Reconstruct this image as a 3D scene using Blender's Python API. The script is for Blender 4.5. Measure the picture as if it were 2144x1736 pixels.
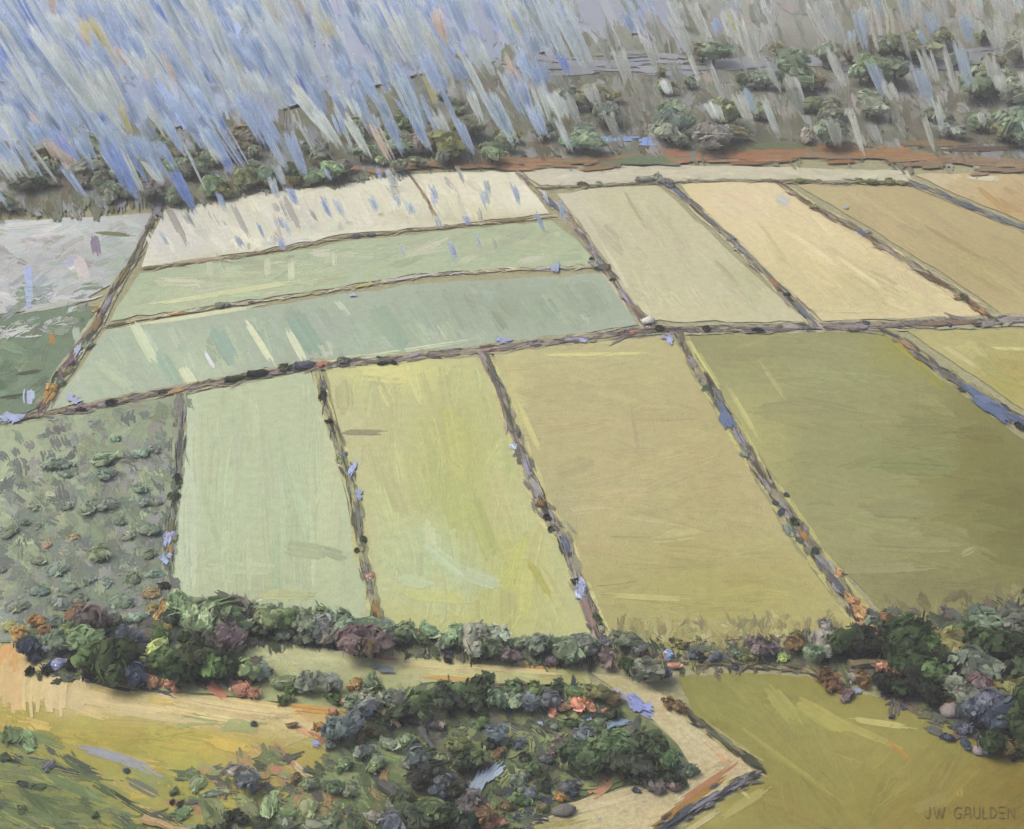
import bpy, math, random
import numpy as np
from mathutils import Vector

for o in list(bpy.data.objects):
    bpy.data.objects.remove(o)
S = bpy.context.scene
COL = S.collection
random.seed(7)
R = np.random.default_rng(7)

# ------------------------------------------------------------------ camera
PW, PH = 2144.0, 1736.0            # working pixel frame
CAM_H, PITCH, LENS = 200.0, math.radians(33.0), 50.0
cam_d = bpy.data.cameras.new("camera")
cam_d.lens = LENS
cam_d.sensor_width = 36.0
cam_d.clip_start, cam_d.clip_end = 1.0, 20000.0
cam = bpy.data.objects.new("camera", cam_d)
COL.objects.link(cam)
cam.location = (0, 0, CAM_H)
cam.rotation_euler = (math.pi / 2 - PITCH, 0, 0)
S.camera = cam

# ------------------------------------------------------------------ sky, sun, exposure
world = bpy.data.worlds.new("World")
S.world = world
world.use_nodes = True
wn = world.node_tree
bg = wn.nodes["Background"]
sky = wn.nodes.new("ShaderNodeTexSky")
sky.sky_type = 'NISHITA'
sky.sun_disc = False
sky.sun_elevation = math.radians(56)
sky.sun_rotation = math.radians(285)
wn.links.new(sky.outputs[0], bg.inputs[0])
sky.dust_density = 7.0
sky.ozone_density = 0.0
bg.inputs[1].default_value = 0.135
sd = bpy.data.lights.new("sun", 'SUN')
sd.energy = 1.2
sd.angle = math.radians(26)
sd.color = (1.0, 0.93, 0.82)
sun = bpy.data.objects.new("sun", sd)
COL.objects.link(sun)
el, rot = math.radians(56), math.radians(285)
sdir = Vector((math.sin(rot) * math.cos(el), math.cos(rot) * math.cos(el), math.sin(el)))
sun.rotation_euler = sdir.to_track_quat('Z', 'Y').to_euler()
S.view_settings.view_transform = 'Standard'
S.view_settings.look = 'None'
S.view_settings.exposure = 0.73
S.view_settings.gamma = 1.0
S.view_settings.use_curve_mapping = False
S.cycles.transparent_max_bounces = 16
S.cycles.max_bounces = 4
S.cycles.diffuse_bounces = 2

# K: what a flat white ground shows under this light (per channel); sets how a seen colour maps to a base colour
HAZE = 0.0002
K = np.array([2.05, 1.92, 1.94])
# ------------------------------------------------------------------ helpers: geometry of view, colours
F = PW * LENS / 36.0
SP, CP = math.sin(PITCH), math.cos(PITCH)

def hills(x, y):
    h = np.zeros_like(x)
    for cx, cy, r, a in ((-78, 190, 62, 5.0), (-30, 165, 45, 2.5), (95, 186, 40, 2.0), (-250, 560, 120, 5.0), (260, 640, 160, 8.0)):
        d = np.clip(1 - ((x - cx) ** 2 + (y - cy) ** 2) / (r * r), 0, 1)
        h = h + a * d * d * (3 - 2 * d)
    return h

def rays(u, v):
    x = (np.asarray(u, float) - PW / 2) / F
    y = (PH / 2 - np.asarray(v, float)) / F
    return x, CP + y * SP, -SP + y * CP

def ground(u, v, lift=0.0):
    dx, dy, dz = rays(u, v)
    dz = np.minimum(dz, -0.02)
    z = np.zeros_like(dx) + lift
    for _ in range(7):
        t = (z - CAM_H) / dz
        z = hills(t * dx, t * dy) + lift
    t = (z - CAM_H) / dz
    return np.stack([t * dx, t * dy, z], -1)

def gpt(u, v, lift=0.0):
    return Vector(ground(np.array([u]), np.array([v]), lift)[0].tolist())

def mpp(u, v):                      # metres per working pixel at the ground there
    dx, dy, dz = rays(u, v)
    t = -CAM_H / np.minimum(dz, -0.02)
    return t * np.sqrt(dx * dx + dy * dy + dz * dz) / F

def lin(c):
    c = np.asarray(c, float) / 255.0
    return np.where(c <= 0.04045, c / 12.92, ((c + 0.055) / 1.055) ** 2.4)

def alb(c):                         # base colour of a thing from its colour as seen under the daylight above
    c = np.asarray(c, float); c = c * .98 + c.mean() * .02
    return np.clip(lin(c) / K, 0.004, 0.85)

# ------------------------------------------------------------------ materials
def node(nt, typ, **kw):
    n = nt.nodes.new(typ)
    for k, v in kw.items():
        setattr(n, k, v)
    return n

def paint_mat(name, rough=0.9, noise_scale=0.5, amount=0.2, use_obj=False, bump=0.25, spec=0.15):
    m = bpy.data.materials.new(name)
    m.use_nodes = True
    nt = m.node_tree
    b = nt.nodes["Principled BSDF"]
    b.inputs["Roughness"].default_value = rough
    b.inputs["Specular IOR Level"].default_value = spec
    at = node(nt, "ShaderNodeAttribute", attribute_name="Col")
    col = at.outputs["Color"]
    if use_obj:
        oi = node(nt, "ShaderNodeObjectInfo")
        mx = node(nt, "ShaderNodeMix", data_type='RGBA', blend_type='MULTIPLY')
        mx.inputs[0].default_value = 1.0
        nt.links.new(col, mx.inputs[6]); nt.links.new(oi.outputs["Color"], mx.inputs[7])
        col = mx.outputs[2]
    tc = node(nt, "ShaderNodeTexCoord")
    n1 = node(nt, "ShaderNodeTexNoise")
    n1.inputs["Scale"].default_value = noise_scale
    n1.inputs["Detail"].default_value = 5
    n1.inputs["Roughness"].default_value = 0.7
    nt.links.new(tc.outputs["Object"], n1.inputs["Vector"])
    mr = node(nt, "ShaderNodeMapRange")
    mr.inputs[1].default_value, mr.inputs[2].default_value = 0.3, 0.7
    mr.inputs[3].default_value, mr.inputs[4].default_value = 1 - amount, 1 + amount
    nt.links.new(n1.outputs["Fac"], mr.inputs[0])
    vm = node(nt, "ShaderNodeVectorMath", operation='SCALE')
    nt.links.new(col, vm.inputs[0]); nt.links.new(mr.outputs[0], vm.inputs[3])
    nt.links.new(vm.outputs[0], b.inputs["Base Color"])
    if bump:
        n2 = node(nt, "ShaderNodeTexNoise")
        n2.inputs["Scale"].default_value = noise_scale * 4
        n2.inputs["Detail"].default_value = 4
        nt.links.new(tc.outputs["Object"], n2.inputs["Vector"])
        bp = node(nt, "ShaderNodeBump")
        bp.inputs["Strength"].default_value = bump
        bp.inputs["Distance"].default_value = 0.3 / noise_scale
        nt.links.new(n2.outputs["Fac"], bp.inputs["Height"])
        nt.links.new(bp.outputs[0], b.inputs["Normal"])
    return m

M_crop = paint_mat("crop", noise_scale=0.45, amount=0.10, bump=0.3)
M_soil = paint_mat("soil", noise_scale=0.9, amount=0.22, bump=0.5)
M_leaf = paint_mat("leaf", rough=0.8, noise_scale=1.2, amount=0.12, use_obj=True, bump=0.12, spec=0.15)
M_bark = paint_mat("bark", noise_scale=2.0, amount=0.3, use_obj=True, bump=0.6)
M_stone = paint_mat("stone", noise_scale=1.5, amount=0.25, use_obj=True, bump=0.6)
M_water = paint_mat("water", rough=0.35, noise_scale=0.6, amount=0.15, bump=0.15, spec=0.5)

def rain_mat():
    m = paint_mat("rain_water", rough=0.6, noise_scale=0.3, amount=0.08, bump=0)
    nt = m.node_tree
    b = nt.nodes["Principled BSDF"]
    out = nt.nodes["Material Output"]
    tr = node(nt, "ShaderNodeBsdfTranslucent")
    at = [n for n in nt.nodes if n.type == 'VECT_MATH'][0]
    nt.links.new(at.outputs[0], tr.inputs[0])
    a1 = node(nt, "ShaderNodeMixShader"); a1.inputs[0].default_value = 0.6
    nt.links.new(b.outputs[0], a1.inputs[1]); nt.links.new(tr.outputs[0], a1.inputs[2])
    tp = node(nt, "ShaderNodeBsdfTransparent")
    n1 = node(nt, "ShaderNodeTexNoise"); n1.inputs["Scale"].default_value = 0.5; n1.inputs["Detail"].default_value = 6; n1.inputs["Roughness"].default_value = .75
    tc = node(nt, "ShaderNodeTexCoord")
    sx = node(nt, "ShaderNodeSeparateXYZ"); nt.links.new(tc.outputs["Object"], sx.inputs[0])
    mm = node(nt, "ShaderNodeMath", operation='MULTIPLY_ADD'); mm.inputs[1].default_value = 0.44
    nt.links.new(sx.outputs[2], mm.inputs[0]); nt.links.new(sx.outputs[0], mm.inputs[2])
    mz = node(nt, "ShaderNodeMath", operation='MULTIPLY'); mz.inputs[1].default_value = 0.1
    nt.links.new(sx.outputs[2], mz.inputs[0])
    cx = node(nt, "ShaderNodeCombineXYZ")
    nt.links.new(mm.outputs[0], cx.inputs[0]); nt.links.new(sx.outputs[1], cx.inputs[1]); nt.links.new(mz.outputs[0], cx.inputs[2])
    nt.links.new(cx.outputs[0], n1.inputs["Vector"])
    mr = node(nt, "ShaderNodeMapRange")
    mr.inputs[1].default_value, mr.inputs[2].default_value = 0.36, 0.66
    mr.inputs[3].default_value, mr.inputs[4].default_value = 0.95, 0.12
    nt.links.new(n1.outputs["Fac"], mr.inputs[0])
    a2 = node(nt, "ShaderNodeMixShader")
    atn = [n for n in nt.nodes if n.type == 'ATTRIBUTE'][0]
    op = node(nt, "ShaderNodeMath", operation='MULTIPLY_ADD')      # clear = 1 - alpha * density
    ng = node(nt, "ShaderNodeMath", operation='MULTIPLY'); ng.inputs[1].default_value = -1
    nt.links.new(atn.outputs['Alpha'], ng.inputs[0])
    nt.links.new(ng.outputs[0], op.inputs[0]); nt.links.new(mr.outputs[0], op.inputs[1]); op.inputs[2].default_value = 1.0
    nt.links.new(op.outputs[0], a2.inputs[0])
    nt.links.new(a1.outputs[0], a2.inputs[1]); nt.links.new(tp.outputs[0], a2.inputs[2])
    nt.links.new(a2.outputs[0], out.inputs[0])
    return m
M_rain = rain_mat()
nt = M_leaf.node_tree                       # leaves let some light through
tl = node(nt, "ShaderNodeBsdfTranslucent"); ms = node(nt, "ShaderNodeMixShader"); ms.inputs[0].default_value = 0.5
nt.links.new([n for n in nt.nodes if n.type == 'VECT_MATH'][0].outputs[0], tl.inputs[0])
nt.links.new(nt.nodes["Principled BSDF"].outputs[0], ms.inputs[1]); nt.links.new(tl.outputs[0], ms.inputs[2])
nt.links.new(ms.outputs[0], nt.nodes["Material Output"].inputs[0])

# ------------------------------------------------------------------ mesh builders
def mesh_np(name, verts, faces, cols=None, mat=None, smooth=False):
    """faces: (n,k) int array; cols: per-vertex rgb"""
    me = bpy.data.meshes.new(name)
    verts = np.asarray(verts, np.float32); faces = np.asarray(faces, np.int32)
    nf, k = faces.shape
    me.vertices.add(len(verts)); me.vertices.foreach_set("co", verts.ravel())
    me.loops.add(nf * k); me.loops.foreach_set("vertex_index", faces.ravel())
    me.polygons.add(nf)
    me.polygons.foreach_set("loop_start", np.arange(0, nf * k, k, dtype=np.int32))
    me.polygons.foreach_set("loop_total", np.full(nf, k, np.int32))
    me.polygons.foreach_set("use_smooth", np.full(nf, smooth, bool))
    me.update(calc_edges=True)
    if cols is not None:
        a = me.color_attributes.new("Col", 'FLOAT_COLOR', 'POINT')
        cols = np.asarray(cols); c = np.ones((len(verts), 4), np.float32); c[:, :cols.shape[1]] = cols
        a.data.foreach_set("color", c.ravel())
    if mat: me.materials.append(mat)
    return me

def link(name, me, parent=None, kind=None, label=None, cat=None, group=None):
    o = bpy.data.objects.new(name, me)
    COL.objects.link(o)
    if parent: o.parent = parent
    for k, v in (("kind", kind), ("label", label), ("category", cat), ("group", group)):
        if v: o[k] = v
    return o

LAYER = [0]
class Strokes:
    """brush strokes lying on the ground; each is a handful of narrow raised strips with ragged ends"""
    def __init__(s): s.a = []
    def add(s, u, v, ln, wd, ang, col, bend=0.0, lift=0.03, jit=0.03):
        c = alb(col) * (1 + R.normal(0, jit)) * (1 + R.normal(0, jit * 0.4, 3))
        s.a.append((u, v, ln, wd, math.radians(ang), bend, lift, *np.clip(c, .003, .9)))
    def build(s, name, mat, parent=None, kind="stuff", n=6, m=4, dry=0.05, strip=0.035, relief=0.035, rag=0.2):
        if not s.a: return None
        A = np.array(s.a); N = len(A)
        t = np.linspace(0, 1, m + 1)
        st = R.uniform(0, rag, (N, n)); en = 1 - R.uniform(0, rag * 1.2, (N, n))
        edge = np.abs(np.linspace(-1, 1, n))[None, :] ** 2 * rag * 0.7
        st = st + edge * R.uniform(0, 1, (N, n)); en = en - edge * R.uniform(0, 1, (N, n))
        T = st[..., None] + (en - st)[..., None] * t                      # N,n,m+1
        T = np.repeat(T[:, :, None, :], 2, 2)                             # N,n,2,m+1
        k = np.arange(n)
        s0 = k / n - .5; s1 = (k + 1.04) / n - .5
        wob = R.normal(0, .06 / n, (N, n + 1))
        side = np.stack([np.broadcast_to(s0, (N, n)) + wob[:, :-1], np.broadcast_to(s1, (N, n)) + wob[:, 1:]], 2)
        Wd = side[..., None] * (0.72 + 0.28 * np.sin(np.pi * np.clip(T, 0, 1))) * A[:, 3][:, None, None, None]
        L = (T - .5) * A[:, 2][:, None, None, None]
        Wd = Wd + A[:, 5][:, None, None, None] * (4 * T * (1 - T) - .66)     # bow, px
        ca, sa = np.cos(A[:, 4])[:, None, None, None], np.sin(A[:, 4])[:, None, None, None]
        U = A[:, 0][:, None, None, None] + L * ca - Wd * sa
        V = A[:, 1][:, None, None, None] + L * sa + Wd * ca
        lay = A[:, 6] + np.arange(N) * 7e-5
        LAYER[0] += N
        sw = A[:, 3] / n * mpp(A[:, 0], A[:, 1])
        rel = R.normal(0, relief, (N, n)) * sw[:, None]
        z = lay[:, None, None, None] + np.stack([np.zeros_like(rel), np.abs(rel)], 2)[..., None] * np.ones(m + 1)
        flip = (rel < 0)[:, :, None, None]
        z = np.where(flip, z[:, :, ::-1, :], z)
        P = ground(U.ravel(), V.ravel(), z.ravel())
        cs = A[:, 7:10][:, None, :] * (1 + R.normal(0, strip, (N, n, 1)))
        Cc = np.broadcast_to(cs[:, :, None, None, :], (N, n, 2, m + 1, 3)).reshape(-1, 3)
        base = (np.arange(N * n) * 2 * (m + 1))[R.random(N * n) > dry]
        q = np.arange(m)
        f = np.stack([q, q + 1, q + 1 + (m + 1), q + (m + 1)], -1)          # m,4
        Fc = (base[:, None, None] + f[None]).reshape(-1, 4)
        return link(name, mesh_np(name, P, Fc, np.clip(Cc, .003, .9), mat), parent, kind)

def inside(poly, u, v):
    n = len(poly); r = False; j = n - 1
    for i in range(n):
        xi, yi = poly[i]; xj, yj = poly[j]
        if (yi > v) != (yj > v) and u < (xj - xi) * (v - yi) / (yj - yi) + xi: r = not r
        j = i
    return r

def area(poly):
    a = 0
    for i in range(len(poly)):
        x1, y1 = poly[i - 1]; x2, y2 = poly[i]; a += x1 * y2 - x2 * y1
    return abs(a) / 2

def zonecol(base, zones, u, v):
    c = np.array(base, float)
    for zu, zv, ru, rv, col, w in zones:
        k = w * math.exp(-((u - zu) / ru) ** 2 - ((v - zv) / rv) ** 2)
        c = c * (1 - k) + np.array(col, float) * k
    return c

def fill(st, poly, base, zones=(), ln=110, wd=26, ang=0, spread=12, dens=1.6, jit=0.03, lift=0.03, bend=3, clip=True, pal=None):
    jit = jit * 1.9
    us = [p[0] for p in poly]; vs = [p[1] for p in poly]
    n = int(dens * area(poly) / (ln * wd)); done = 0; tries = 0
    while done < n and tries < n * 30:
        tries += 1
        u, v = random.uniform(min(us), max(us)), random.uniform(min(vs), max(vs))
        if not inside(poly, u, v): continue
        l = ln * random.uniform(.55, 1.3); w = wd * random.uniform(.6, 1.35)
        a = (ang(u, v) if callable(ang) else ang) + random.gauss(0, spread)
        if clip:
            ca, sa = math.cos(math.radians(a)), math.sin(math.radians(a))
            ok = False
            for _ in range(4):
                e = [(u + sx * ca * l / 2 - sy * sa * w / 2, v + sx * sa * l / 2 + sy * ca * w / 2) for sx in (-1, 1) for sy in (-1, 1)]
                if all(inside(poly, *q) for q in e): ok = True; break
                l *= .65; w *= .8
            if not ok: continue
        c = zonecol(base, zones, u, v)
        if pal and random.random() < pal[0]: c = np.array(random.choice(pal[1]), float) * .75 + c * .25
        st.add(u, v, l, w, a, c, random.gauss(0, bend), lift, jit)
        done += 1

def sheet(name, poly, col, mat, lift, parent=None, zones=(), step=26):
    """a piece of land with a slightly uneven border; follows the relief, its colour drifting across it"""
    from mathutils.geometry import delaunay_2d_cdt
    pts = []
    for i in range(len(poly)):
        a, b = np.array(poly[i], float), np.array(poly[(i + 1) % len(poly)], float)
        k = max(1, int(np.hypot(*(b - a)) / step))
        for j in range(k): pts.append(a + (b - a) * j / k + (R.normal(0, 1.6, 2) if j else 0))
    nb = len(pts); pl = [tuple(p) for p in pts]
    us = [p[0] for p in poly]; vs = [p[1] for p in poly]
    for u in np.arange(min(us), max(us), step * .8):
        for v in np.arange(min(vs), max(vs), step * .8):
            q = (u + random.uniform(-5, 5), v + random.uniform(-5, 5))
            if inside(pl, *q): pts.append(np.array(q))
    r = delaunay_2d_cdt([Vector((float(p[0]), float(p[1]))) for p in pts], [], [list(range(nb))], 1, .01)
    pts = np.array([tuple(p) for p in r[0]])
    P = ground(pts[:, 0], pts[:, 1], lift)
    cols = np.array([alb(zonecol(col, zones, *p)) for p in pts])
    return link(name, mesh_np(name, P, np.array([list(f) for f in r[2] if len(f) == 3]), cols, mat), parent, "structure")

# ------------------------------------------------------------------ the ground
def grid_axis(lo, hi, inner_lo, inner_hi, fine):
    a = list(np.arange(inner_lo, inner_hi + .1, fine))
    s, x = fine, inner_lo
    while x > lo: s *= 1.5; x -= s; a.insert(0, x)
    s, x = fine, inner_hi
    while x < hi: s *= 1.5; x += s; a.append(x)
    return np.array(a)
gx, gy = grid_axis(-9000, 9000, -360, 360, 6), grid_axis(-1500, 14000, 110, 820, 6)
X, Y = np.meshgrid(gx, gy)
G = np.stack([X, Y, hills(X, Y) - 0.25], -1).reshape(-1, 3)
nx, ny = len(gx), len(gy)
ii, jj = np.meshgrid(np.arange(nx - 1), np.arange(ny - 1))
b0 = (jj * nx + ii).ravel()
gc = np.tile(alb((166, 162, 126)), (len(G), 1))
gw = np.clip((G[:, 1] - 520) / 80, 0, 1)[:, None]
gc = gc * (1 - gw) + alb((118, 120, 108)) * gw
link("ground", mesh_np("ground", G, np.stack([b0, b0 + 1, b0 + 1 + nx, b0 + nx], -1), gc, M_soil, True), None, "structure")

# ------------------------------------------------------------------ fields
def field(poly, base, zones=(), hand=(), mat=M_crop, name="field", lift=0.01, up=.02, **kw):
    f = sheet(name, poly, base, mat, lift, zones=zones)
    st = Strokes()
    fill(st, poly, base, zones, lift=lift + up, **kw)
    for h in hand:
        u, v, l, w, a, c = h[:6]
        st.add(u, v, l, w, a, c, h[6] if len(h) > 6 else 0, lift + up + .03, .02)
    st.build("ground_stroke", mat, f)  # brush strokes over the land
    return f

# lower row
field([(-260, 915), (0, 893), (180, 858), (366, 830), (348, 1290), (300, 1320), (0, 1345), (-260, 1360)], (148, 159, 132),
      zones=[(30, 960, 170, 150, (172, 182, 150), .9), (260, 1230, 170, 120, (112, 126, 110), .7), (60, 1160, 120, 80, (160, 170, 140), .5)],
      ln=80, wd=22, ang=20, spread=45, dens=2.6, jit=.05, bend=8, pal=(.22, [(108, 118, 112), (178, 188, 152), (125, 140, 112), (150, 152, 150)]))
field([(392, 828), (520, 800), (650, 776), (690, 900), (730, 1070), (762, 1210), (785, 1300), (560, 1292), (352, 1285), (364, 1100), (384, 950)], (186, 197, 163),
      zones=[(385, 1000, 26, 400, (200, 212, 186), .9), (560, 1230, 200, 60, (178, 188, 150), .7), (690, 1000, 22, 200, (208, 210, 164), .6)],
      hand=[(640, 1152, 110, 34, 8, (172, 182, 146)), (600, 1245, 150, 22, 0, (192, 196, 148)), (520, 1190, 190, 26, 2, (190, 200, 165)), (700, 1160, 60, 22, 18, (160, 170, 140))],
      ln=170, wd=26, ang=88, spread=5, dens=2.0, jit=.018)
field([(682, 775), (850, 755), (1005, 742), (1058, 890), (1108, 1010), (1178, 1140), (1238, 1330), (1100, 1345), (800, 1310), (762, 1130), (727, 960)], (194, 194, 144),
      zones=[(700, 900, 70, 160, (194, 192, 148), .9), (960, 1000, 100, 190, (185, 188, 118), .9), (830, 780, 120, 34, (216, 213, 140), .95), (890, 1170, 110, 90, (190, 204, 160), .8),
             (980, 1210, 90, 40, (186, 198, 164), .6), (1080, 1210, 70, 80, (192, 192, 104), .7), (1000, 1300, 250, 40, (186, 188, 120), .7)],
      hand=[(820, 785, 150, 34, 4, (219, 216, 146)), (1130, 1210, 110, 16, 58, (178, 174, 96)), (900, 1125, 80, 24, 80, (202, 208, 166)), (935, 1180, 130, 34, 40, (190, 201, 164)), (1005, 1210, 120, 30, 20, (188, 199, 162)),
            (760, 905, 110, 12, 0, (150, 146, 112)), (745, 930, 90, 8, 3, (196, 192, 134)), (955, 1060, 140, 50, 80, (184, 188, 122)), (1010, 1110, 150, 40, 70, (183, 187, 120)), (960, 920, 160, 46, 78, (188, 191, 122)),
            (720, 830, 80, 36, 85, (184, 184, 136)), (915, 1250, 200, 26, 5, (192, 196, 132)), (870, 1215, 90, 30, 10, (192, 204, 162))],
      ln=120, wd=30, ang=84, spread=12, dens=1.9, jit=.02)
field([(1034, 738), (1200, 718), (1405, 703), (1478, 830), (1556, 960), (1655, 1130), (1788, 1310), (1600, 1335), (1290, 1350), (1215, 1200), (1150, 1060), (1094, 930)], (186, 176, 128),
      zones=[(1200, 740, 260, 60, (192, 186, 136), .9), (1480, 1000, 90, 180, (182, 170, 118), .7), (1250, 1010, 110, 120, (190, 180, 132), .7), (1500, 1260, 330, 120, (172, 165, 98), .9), (1330, 1300, 120, 80, (170, 166, 112), .6), (1075, 840, 26, 120, (206, 200, 140), .8), (1180, 1060, 30, 90, (170, 170, 130), .5)],
      hand=[(1240, 742, 240, 8, -1, (212, 205, 140)), (1330, 905, 120, 8, 80, (176, 166, 122)), (1350, 1250, 200, 12, 3, (190, 186, 122)), (1110, 900, 150, 12, 66, (204, 198, 138))],
      ln=150, wd=26, ang=2, spread=9, dens=1.9, jit=.018)
field([(1444, 705), (1640, 696), (1843, 694), (1955, 775), (2075, 872), (2330, 1040), (2330, 1290), (2144, 1290), (1868, 1298), (1704, 1130), (1596, 960), (1506, 820)], (152, 151, 102),
      zones=[(1530, 860, 60, 60, (182, 178, 122), .7), (1600, 930, 60, 160, (178, 174, 112), .8), (1870, 740, 60, 60, (152, 150, 72), .8), (2050, 950, 130, 200, (128, 124, 66), .95), (2150, 1100, 120, 200, (116, 114, 58), .95), (1900, 960, 90, 40, (136, 142, 88), .7), (1760, 1130, 130, 90, (158, 156, 108), .7), (1990, 1230, 260, 60, (128, 124, 78), .7), (1700, 780, 200, 60, (156, 156, 108), .7)],
      hand=[(1880, 1065, 170, 40, 2, (150, 149, 102)), (1920, 1140, 220, 34, 1, (148, 146, 98)), (1850, 1190, 240, 20, -2, (152, 150, 104)), (1895, 730, 130, 18, 38, (166, 160, 66)), (1950, 790, 120, 18, 42, (150, 148, 68)), (1480, 770, 160, 10, 58, (206, 202, 134)), (1560, 870, 150, 10, 60, (196, 192, 128)),
            (1620, 800, 120, 9, 55, (176, 172, 120)), (2028, 1155, 40, 14, -30, (164, 160, 118)), (1920, 980, 200, 26, 2, (134, 138, 86))],
      ln=160, wd=28, ang=4, spread=10, dens=1.9, jit=.02)
field([(1900, 693), (2144, 690), (2330, 688), (2330, 985), (2144, 858), (2020, 775)], (180, 173, 114), zones=[(2120, 800, 70, 60, (170, 158, 80), .7), (2000, 740, 80, 30, (190, 182, 124), .6)],
      hand=[(2115, 730, 90, 7, 2, (214, 205, 138)), (2010, 748, 120, 12, 32, (200, 192, 138))], ln=90, wd=20, ang=20, spread=14, dens=2, jit=.025)
# terraces
field([(222, 690), (460, 655), (660, 625), (900, 592), (1262, 572), (1300, 620), (1335, 680), (1180, 704), (1010, 728), (800, 748), (660, 760), (380, 812), (95, 858), (170, 770)], (172, 184, 164),
      zones=[(1100, 640, 230, 60, (154, 167, 146), .95), (700, 690, 160, 50, (164, 180, 160), .8), (420, 760, 70, 50, (196, 208, 178), .6), (150, 800, 90, 60, (182, 196, 170), .8), (300, 720, 90, 40, (176, 194, 168), .6)],
      hand=[(300, 715, 120, 22, 62, (208, 216, 186)), (395, 790, 60, 22, 55, (222, 226, 192)), (545, 720, 130, 14, 58, (222, 226, 192)), (620, 722, 90, 16, 62, (214, 220, 190)), (440, 755, 46, 9, 60, (226, 228, 240)), (350, 770, 90, 30, 60, (160, 182, 160)), (470, 725, 110, 34, 60, (154, 178, 162)),
            (840, 735, 330, 8, -9, (206, 214, 180)), (690, 755, 160, 8, -10, (212, 216, 180)), (420, 660, 330, 9, -9, (214, 218, 182)), (245, 790, 130, 26, 40, (186, 200, 172)), (640, 700, 120, 40, 56, (152, 176, 158)), (820, 690, 130, 40, 56, (156, 176, 154))],
      ln=90, wd=28, ang=57, spread=8, dens=2.0, jit=.03, pal=(.14, [(206, 212, 190), (186, 194, 172), (160, 172, 154)]))
field([(292, 572), (440, 548), (600, 528), (720, 506), (900, 486), (1155, 462), (1205, 500), (1255, 556), (1050, 562), (880, 572), (640, 612), (460, 636), (232, 672), (262, 620)], (181, 193, 160),
      zones=[(1050, 510, 160, 50, (178, 188, 154), .8), (430, 600, 150, 40, (196, 204, 168), .7), (300, 590, 60, 40, (172, 188, 158), .6), (820, 530, 160, 40, (178, 192, 162), .7)],
      hand=[(560, 560, 46, 13, 88, (206, 212, 182)), (610, 566, 50, 14, 88, (212, 216, 186)), (440, 560, 56, 14, 86, (200, 208, 180)), (520, 605, 260, 11, -9, (210, 214, 170)), (400, 625, 200, 9, -8, (214, 216, 172)), (700, 545, 40, 11, 88, (202, 209, 182))],
      ln=100, wd=17, ang=-8, spread=10, dens=2.0, jit=.03, pal=(.14, [(208, 210, 186), (196, 194, 166)]))
field([(345, 440), (470, 420), (600, 398), (730, 384), (868, 364), (1082, 358), (1115, 400), (1150, 447), (1000, 464), (800, 484), (715, 490), (600, 514), (440, 540), (296, 560), (315, 500)], (233, 231, 210),
      zones=[(360, 500, 90, 60, (214, 213, 210), .8), (960, 400, 130, 40, (232, 226, 200), .8), (1000, 455, 170, 20, (196, 188, 150), .7), (620, 440, 150, 40, (226, 221, 204), .7), (480, 540, 120, 16, (200, 192, 168), .6)],
      hand=[(370, 470, 110, 15, 62, (178, 174, 166)), (460, 470, 110, 17, 62, (232, 229, 218)), (505, 465, 90, 12, 64, (186, 183, 176)), (560, 450, 90, 19, 64, (234, 230, 216)), (610, 445, 90, 14, 64, (190, 185, 178)), (650, 440, 80, 17, 64, (232, 228, 212)), (320, 510, 60, 16, 60, (226, 225, 220)),
            (800, 405, 100, 18, 58, (230, 225, 204)), (720, 425, 90, 15, 60, (232, 228, 208)), (960, 385, 90, 19, 50, (232, 226, 202)), (600, 505, 120, 10, -5, (226, 226, 222)), (420, 545, 140, 9, -6, (186, 170, 140))],
      ln=70, wd=15, ang=58, spread=14, dens=2.2, jit=.03, pal=(.12, [(184, 180, 176), (236, 232, 220)]))
# upper right
field([(1165, 405), (1290, 392), (1375, 388), (1475, 475), (1540, 540), (1620, 612), (1690, 672), (1520, 674), (1352, 674), (1318, 620), (1270, 545), (1215, 465)], (200, 196, 163),
      zones=[(1200, 430, 60, 80, (208, 202, 178), .9), (1400, 520, 80, 120, (198, 194, 156), .6), (1560, 600, 60, 60, (186, 184, 144), .7), (1450, 650, 160, 25, (204, 198, 160), .8), (1330, 450, 70, 80, (204, 198, 164), .6)],
      hand=[(1235, 470, 150, 10, 58, (214, 208, 186)), (1330, 440, 110, 7, 60, (176, 172, 138)), (1290, 560, 120, 8, 60, (218, 212, 188)), (1400, 470, 130, 9, 55, (190, 186, 148)), (1520, 570, 90, 12, 46, (178, 178, 140))],
      ln=100, wd=22, ang=52, spread=10, dens=1.9, jit=.02)
field([(1425, 386), (1530, 380), (1638, 384), (1720, 436), (1800, 484), (1950, 580), (2070, 660), (1880, 668), (1722, 672), (1640, 600), (1560, 520), (1490, 460)], (222, 205, 161),
      zones=[(1560, 420, 90, 60, (226, 210, 172), .9), (1800, 620, 160, 60, (203, 192, 144), .9), (1640, 570, 50, 50, (208, 196, 148), .7), (1950, 620, 80, 50, (212, 198, 152), .6)],
      hand=[(1640, 420, 36, 20, 30, (196, 196, 190)), (1700, 520, 160, 10, 34, (234, 216, 172)), (1800, 570, 130, 8, 34, (232, 216, 172)), (1620, 510, 130, 9, 55, (206, 194, 146)), (1780, 650, 190, 9, 1, (212, 202, 156))],
      ln=110, wd=22, ang=35, spread=10, dens=1.9, jit=.02)
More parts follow.
